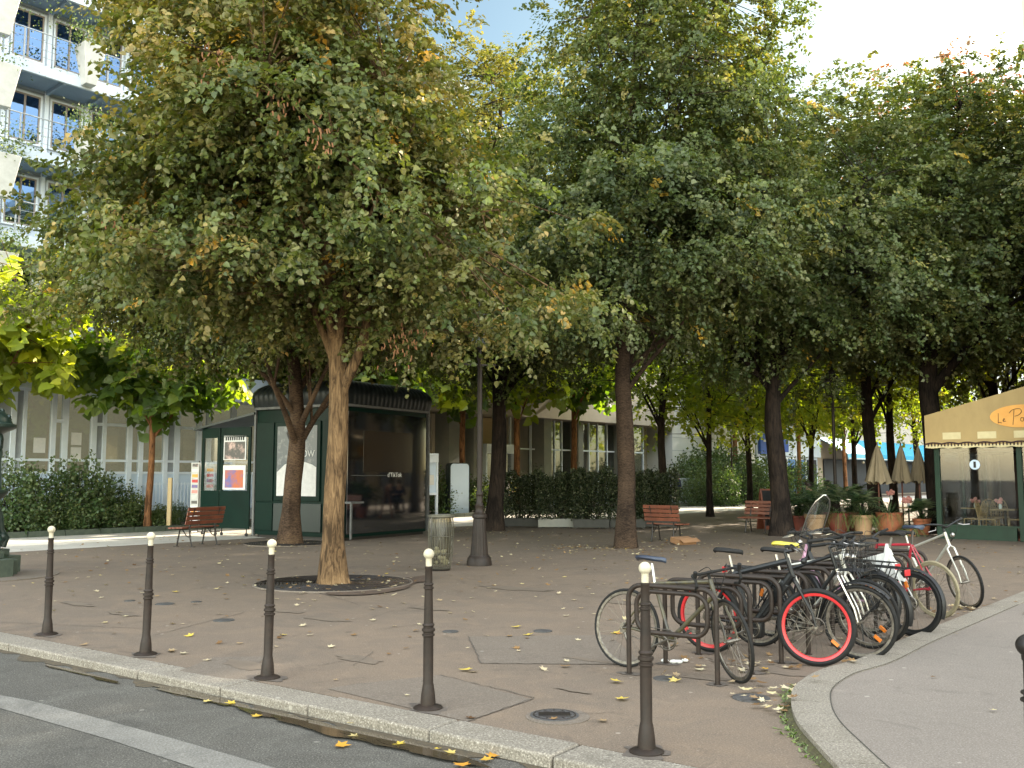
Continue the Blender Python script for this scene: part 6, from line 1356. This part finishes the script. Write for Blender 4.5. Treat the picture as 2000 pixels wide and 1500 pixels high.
# broad-leaved trees along the building
def bedloc(px, depth):   # point in the bed, depth metres behind its front edge
    x, y, z = ray(px, 900); r = x / y; v = -27.1 - depth; a = None
    # solve U*a+V*v with x/y=r
    a = (V.x * v - r * V.y * v) / (r * U.y - U.x); return U * a + V * v + Vector((0, 0, .1))
BL = tree('broad_leaved_tree', gxy(293, 28.8), 'young broad-leaved tree with an orange-brown trunk in the flower bed', [(.3, 0, 4.75, 2.3, 2.0, 1.25), (-1.0, 0, 5.4, 1.5, 1.5, 1.0)], .1, 2.9, 120, 4, 7, .27, M['leafbig'], M['bark4'], 131, group='broad-leaved trees along the building', vbase=.45, vtop=.3, nlimb=5, clus_r=.5, tpl='heart', flare=1.2, hang=.6, axis_l=.45, gold=.03)
for px, dp, rz, s, l in [(-25, 1.0, 2.2, 1.15, 'broad-leaved tree with bright yellow-green leaves cut by the left edge'), (655, 1.6, .5, 1.15, 'broad-leaved tree behind the middle of the kiosk roof'), (790, 1.2, 1.1, 1.25, 'broad-leaved tree just right of the kiosk roof'), (905, 1.5, 2.9, 1.35, 'broad-leaved tree behind the street lamp, right of the kiosk'), (1010, 1.4, 4.0, 1.45, 'broad-leaved tree in front of the sliding entrance door'), (1120, 1.2, 5.0, 1.5, 'broad-leaved tree in front of the beige recessed wall'), (1438, 1.5, 1.9, 1.6, 'far broad-leaved tree in front of the pale wall and the blue sign'), (1560, 1.0, .2, 1.5, 'far broad-leaved tree left of the turquoise awning'), (1650, .5, 3.3, 1.5, 'far broad-leaved tree in front of the turquoise awning')]:
    o = copy_tree(BL); o.location = bedloc(px, dp); o.rotation_euler.z = rz; o.scale = (s, s, s); tag(o, l)
    if px in (-25, 790, 1010): recolour(o, M['leafbright'])
# wooden stake beside the young tree
o = empty('wooden_stake', gxy(334, 29.2), 0, 'pale wooden stake standing in the flower bed left of the bench', 'stake'); b = MB(); b.box((-.06, -.05, 0), (.06, .05, 1.6)); b.build('post', M['ochre'], o, smooth=False, bevel=.01)
# ---------------------------------------------------------------- shrubs
def shrub(name, label, loc, sx, sy, h, n, ls, m, seed, tpl='leaf1', group=None, parent=None, z0=.05, vb=.4, box=False, cat='shrub'):
    rng = np.random.default_rng(seed); root = parent or empty(name, loc, 0, label, cat, group)
    if box: P = np.stack([rng.uniform(-sx, sx, n), rng.uniform(-sy, sy, n), z0 + (h - z0) * rng.random(n) ** .8], 1); P[:, 2] += (.1 * np.sin(P[:, 0] * 7 + seed) + .06 * np.sin(P[:, 0] * 17)) * (P[:, 2] / h) ** 3; P[:, 1] *= 1 + .25 * np.sin(P[:, 0] * 6) ; P[:, 2] += np.where(rng.random(n) < .05, rng.random(n) * .25, 0); O = nrmz(P * np.array([1 / sx, 2 / sy, .2]))
    else:
        nc = max(8, n // 60); c = unit(rng, nc); rr_ = .35 + .65 * rng.random(nc) ** .5; c[:, 2] = np.abs(c[:, 2]); C = c * rr_[:, None] * np.array([sx, sy, h * .9]) + np.array([0, 0, z0 + .05]); ci = rng.integers(0, nc, n); P = C[ci] + rng.normal(size=(n, 3)) * np.array([.16, .16, .16]); sg = rng.random(n) < .22; P[sg] = (C[ci] * np.array([1, 1, 1.0]) + np.array([0, 0, 1.]) * (rng.random((n, 1)) * h * .32) + rng.normal(size=(n, 3)) * np.array([.05, .05, .02]))[sg]; P[:, 2] = np.abs(P[:, 2] - z0) + z0; O = nrmz(P - np.array([0, 0, h * .3]))
    D = O * .6 + rng.normal(size=(n, 3)) * .6; D[:, 2] += .1; N = O * .4 + np.array([0, 0, .7]) + rng.normal(size=(n, 3)) * .5
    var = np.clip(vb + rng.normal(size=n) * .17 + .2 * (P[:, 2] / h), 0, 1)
    leaves('foliage', P, D, N, ls * rng.uniform(.6, 1.3, n), var, m, root, tpl)
    q = MB(); rd = random.Random(seed)
    for i in range(14):
        x, y = rd.uniform(-sx, sx) * .7, rd.uniform(-sy, sy) * .7; q.tube([(x * .5, y * .5, z0), (x * .8, y * .8, h * .5), (x * 1.1, y * 1.1, h * rd.uniform(.7, 1.0))], [.012, .009, .004], 4, cap=False)
    q.build('stems', M['bark3'], root); return root
# bed in front of the building
S0 = shrub('shrub', '', Vector((0, 0, 0)), 1.3, .9, 1.75, 3600, .09, M['shrub'], 3); S1 = shrub('shrub', '', Vector((0, 0, 0)), 1.1, .8, 1.1, 2600, .09, M['shrub'], 7, vb=.6)
sl = [(S0, 30, .9, 1.05, 'tall leafy shrub at the left edge behind the fountain'), (S0, 95, 1.1, 1.0, 'tall leafy shrub under the window with the notice sheet'), (S0, 160, 1.0, 1.1, 'tallest shrub in the middle of the left flower bed'), (S0, 215, 1.3, .82, 'leafy shrub left of the orange trunk'), (S0, 262, 1.4, .55, 'lower shrub right at the orange trunk'), (S1, 60, .5, .75, 'low yellow-green plant at the front of the bed near the left edge'), (S1, 130, .5, .7, 'low bright plant at the front edge below the tall shrubs'), (S1, 205, .5, .7, 'low plant at the front edge in the middle of the bed'), (S1, 280, .6, .75, 'low plant at the front edge under the orange trunk'), (S1, 325, .9, .5, 'small low plant beside the wooden stake'), (S0, 850, 1.2, .95, 'leafy shrub behind the litter bin'), (S0, 895, 1.5, 1.0, 'leafy shrub in front of the upright totem'), (S1, 940, .8, 1.2, 'shrub behind the street lamp foot'), (S0, 350, 2.4, .36, 'small shrub behind the bench')]
used = set()
for src, px, dp, s, l in sl:
    o = src if id(src) not in used else copy_tree(src); used.add(id(src)); o.location = bedloc(px, dp); o.rotation_euler.z = px * .7; o.scale = (s, s, s); tag(o, l, 'shrub', 'shrubs in the flower bed')
b = MB(); b.prism([FW(55.2, -27.6), FW(75, -27.6), FW(75, -30.2), FW(55.2, -30.2)], -.05, .05); st(b, 'flower_bed_soil', M['soil'], smooth=False)
for px, Y, s, l in [(1350, 56, 1.5, 'far bush left of the pale wall corner'), (1385, 58, 1.9, 'tall far bush against the pale wall'), (1400, 53, 1.3, 'far bush left of the distant street lamp'), (1460, 56, 1.35, 'far bush right of the distant street lamp'), (1500, 58, 1.6, 'far bush left of the thick black trunk'), (1548, 60, 1.5, 'far bush right of the thick black trunk'), (1420, 60, 2.0, 'tall far bush behind the distant street lamp'), (1370, 52.5, 1.0, 'low far bush at the edge of the sunlit path')]:
    o = copy_tree(S0); o.location = gxy(px, Y); o.rotation_euler.z = px; o.scale = (s, s, s); tag(o, l, 'shrub', 'bushes beyond the sunlit path')
# hedges in planters
hk = None
for root in HEDGES:
    if hk is None:
        shrub('x', '', None, .62, .28, 1.72, 6500, .065, M['hedge'], 17, parent=root, z0=.28, box=True, vb=.25); hk = [c for c in root.children if c.name.startswith(('foliage', 'stems'))]
    else:
        for c in hk: k = c.copy(); col().objects.link(k); k.parent = root; k.rotation_euler.z = math.pi if HEDGES.index(root) % 2 else 0; k.scale = (1, 1, [1, .97, 1.05, .95, 1.02, 1.0, .98][HEDGES.index(root)])
# climbing plants in the balcony planters
for i, pr in enumerate(PLANTERS):
    rng = np.random.default_rng(i); n = 700 if i not in (1, 2) else 200
    P = rng.normal(size=(n, 3)) * np.array([.42, .25, .3]) + np.array([0, 0, 1.55]); D = rng.normal(size=(n, 3)); D[:, 2] += .5; N = rng.normal(size=(n, 3)) + np.array([0, 0, .5])
    leaves('foliage', P, D, N, .07 * rng.uniform(.6, 1.4, n), np.clip(rng.normal(size=n) * .2 + .7, 0, 1), M['shrub'], pr, 'quad')
rng = np.random.default_rng(5); n = 2600; a_ = rng.uniform(-3.5, 5, n); lv = rng.choice([8.8, 11.5, 14.2, 16.9], n); zz = np.where(lv > 16, -.2 - rng.random(n) ** 2 * 1.8, rng.random(n) * 1.0); keep = (np.sin(a_ * 1.7 + lv) + rng.normal(size=n) * .4) > .1
P = np.stack([a_, -1.4 + rng.normal(size=n) * .06, lv + zz], 1)[keep]; m_ = len(P)
leaves('climbing_plant', P, rng.normal(size=(m_, 3)), rng.normal(size=(m_, 3)) + np.array([0, -.6, .3]), .07 * rng.uniform(.5, 1.3, m_), np.clip(rng.normal(size=m_) * .2 + .85, 0, 1), M['shrub'], None, 'quad')
o = bpy.data.objects['climbing_plant']; o.location = P0; o.rotation_euler = (0, 0, FR); o['kind'] = 'stuff'; tag(o, 'sparse climbing plants trailing along the balcony railings', 'climbing plants')
# ---------------------------------------------------------------- tree pits
def grate(c, r, label):
    root = empty('tree_grate', c, 0, label, 'tree grate', 'iron grates around the trees'); q = MB()
    for k, rr_ in enumerate(np.arange(.34, r, .055)): 
        n_ = 48; q.tube([(rr_ * math.cos(2 * math.pi * i / n_), rr_ * math.sin(2 * math.pi * i / n_), .008) for i in range(n_)], .014, 4, closed=True)
    for i in range(16): a = i * math.pi / 8; q.beam((.32 * math.cos(a), .32 * math.sin(a), .012), (r * math.cos(a), r * math.sin(a), .012), .03, .014)
    q.build('grating', M['iron_dk'], root, smooth=False); q = MB(); q.tube([(r * math.cos(2 * math.pi * i / 64), r * math.sin(2 * math.pi * i / 64), .008) for i in range(64)], .02, 6, closed=True); q.build('outer_ring', M['patch'], root)
    q = MB(); q.lathe([(r, 0), (r, .004)], 48); s_ = st(q, 'tree_pit_soil', M['soil']); s_.location = c + Vector((0, 0, .0008)); return root
grate(T1, 1.2, 'ringed iron grate around the nearest ochre trunk'); grate(T2, 1.1, 'ringed iron grate around the trunk in front of the kiosk')
q = MB(); pts = crm([tuple(G(x, y)) for x, y in [(640, 1163), (720, 1163), (790, 1152), (810, 1140), (838, 1136), (838, 1125), (790, 1130), (740, 1128), (690, 1132), (650, 1150)]], 3, closed=True); q.add([(p.x, p.y, .016) for p in pts], [tuple(range(len(pts)))]); st(q, 'bare_earth', M['earth'], smooth=False)
# fallen leaves
rng = np.random.default_rng(77)
def scatter(name, label, P, size, var, m=M['litter'], tpl='maple', flatn=.16):
    n = len(P); D = rng.normal(size=(n, 3)); D[:, 2] *= .08; N = np.array([0, 0, 1.]) + rng.normal(size=(n, 3)) * flatn; o_ = leaves(name, P, D, N, size, var, m, None, tpl); o_['kind'] = 'stuff'; tag(o_, label, 'fallen leaves'); return o_
pl = []
for i in range(1300):
    Y = rng.uniform(6.2, 34) ; Y = 6.2 + 26 * rng.random() ** .7; x = rng.uniform(-.56, .56) * Y
    p = Vector((x, Y, 0)); v_ = p.x * V.x + p.y * V.y
    if (p - K0).dot(kn) < .05: continue
    pl.append((x, Y, .012))
for cx, cy_, s_, k in [(T1.x + .5, T1.y - .1, .45, 60), (T1.x, T1.y, .8, 45), (T2.x, T2.y, .7, 70), (G(1222, 1075).x, G(1222, 1075).y, .8, 150), (G(1120, 1070).x, G(1120, 1070).y, .35, 70), (3.9, 23, 1.2, 120), (G(1440, 1310).x, G(1440, 1310).y, .3, 22), (G(1530, 1300).x, G(1530, 1300).y, .25, 18), (-.3, 28, 1.2, 90), (0, 21, 3, 100)]:
    for i in range(k): pl.append((cx + rng.normal() * s_, cy_ + rng.normal() * s_, .014 + .012 * rng.random()))
for px, py, k, sp_ in [(1878, 1190, 34, .14), (1850, 1200, 26, .12), (1505, 1385, 16, .1), (1320, 1328, 6, .08), (1467, 1362, 9, .1), (1530, 1350, 10, .12)]:
    c = G(px, py)
    for i in range(k): pl.append((c.x + rng.normal() * sp_, c.y + rng.normal() * sp_, .015 + .03 * rng.random()))
P = np.array(pl); n = len(P)
on = np.array([1 if any(True for _ in [0]) and ((Vector((p[0], p[1], 0)) - OUTS[0]).length < 0) else 0 for p in P])
# leaves lying on the raised pavement instead
def inside(x, y, poly_):
    c = False; n_ = len(poly_)
    for i in range(n_):
        x0, y0 = poly_[i].x, poly_[i].y; x1, y1 = poly_[i - 1].x, poly_[i - 1].y
        if (y0 > y) != (y1 > y) and x < (x1 - x0) * (y - y0) / (y1 - y0) + x0: c = not c
    return c
SP = list(OUTS) + FARP
for i in range(n):
    if inside(P[i, 0], P[i, 1], SP): P[i, 2] += ZS + .004
keepm = np.ones(n, bool)
for i in range(n):
    if inside(P[i, 0], P[i, 1], SP) and i < 1300 and rng.random() < .3: keepm[i] = False
P = P[keepm]; n = len(P)
scatter('fallen_leaves', 'yellow, pale and brown leaves lying over the square', P, .066 * rng.uniform(.5, 1.25, n), np.clip(rng.normal(size=n) * .2 + .45, 0, 1))
pr_ = np.array([tuple(G(px, py, ZR + .016)) for px, py in [(45, 1273), (85, 1282), (396, 1370), (508, 1396), (680, 1410), (700, 1436), (655, 1454), (770, 1452), (480, 1280), (940, 1482), (890, 1470), (955, 1477), (460, 1372), (850, 1463), (900, 1490)]])
scatter('gutter_leaves', 'yellow and orange leaves floating in the wet gutter', pr_, .095 * rng.uniform(.6, 1.1, len(pr_)), rng.uniform(.75, 1, len(pr_)), flatn=.05)
yl = np.array([tuple(G(px, py, .014)) for px, py in [(342, 1156), (378, 1240), (545, 1239), (906, 1306), (1005, 1223), (1032, 1240), (1205, 1236), (1212, 1330), (1205, 1365)]]); scatter('yellow_leaves', 'single bright yellow leaves on the brown asphalt', yl, np.full(len(yl), .1), np.full(len(yl), .87))
# weeds at the kerb nose
rd = random.Random(12)
q, vv = blades(1, .1, rd); Q = MB(); var = []
for i in range(170):
    j = rd.randrange(22, 46); p = OUTS[j] + Vector((rd.gauss(-.03, .03), rd.gauss(0, .04), 0)); q, v2 = blades(3, .07, rd, 1.0, .008, .6, .01); Q.add([(x + p.x, y + p.y, z + .003) for x, y, z in q.v], q.f); var += v2
o = Q.build('kerb_weeds', M['grassy'], None, smooth=False); setvar(o, var); tag(o, 'small green weeds growing at the foot of the curved kerb', 'weeds', kind='stuff')
# crumpled paper under the rack
o = empty('crumpled_tissue', G(1318, 1296), 0, 'crumpled white and pink tissue on the ground behind the nearest rack', 'litter'); q = MB(); r_ = random.Random(2)
for i in range(7): q.sphere((r_.uniform(-.1, .1), r_.uniform(-.05, .05), .02), r_.uniform(.015, .03), 6, 4, (1.4, 1, .7))
q.build('tissue', M['paper'], o, smooth=False)
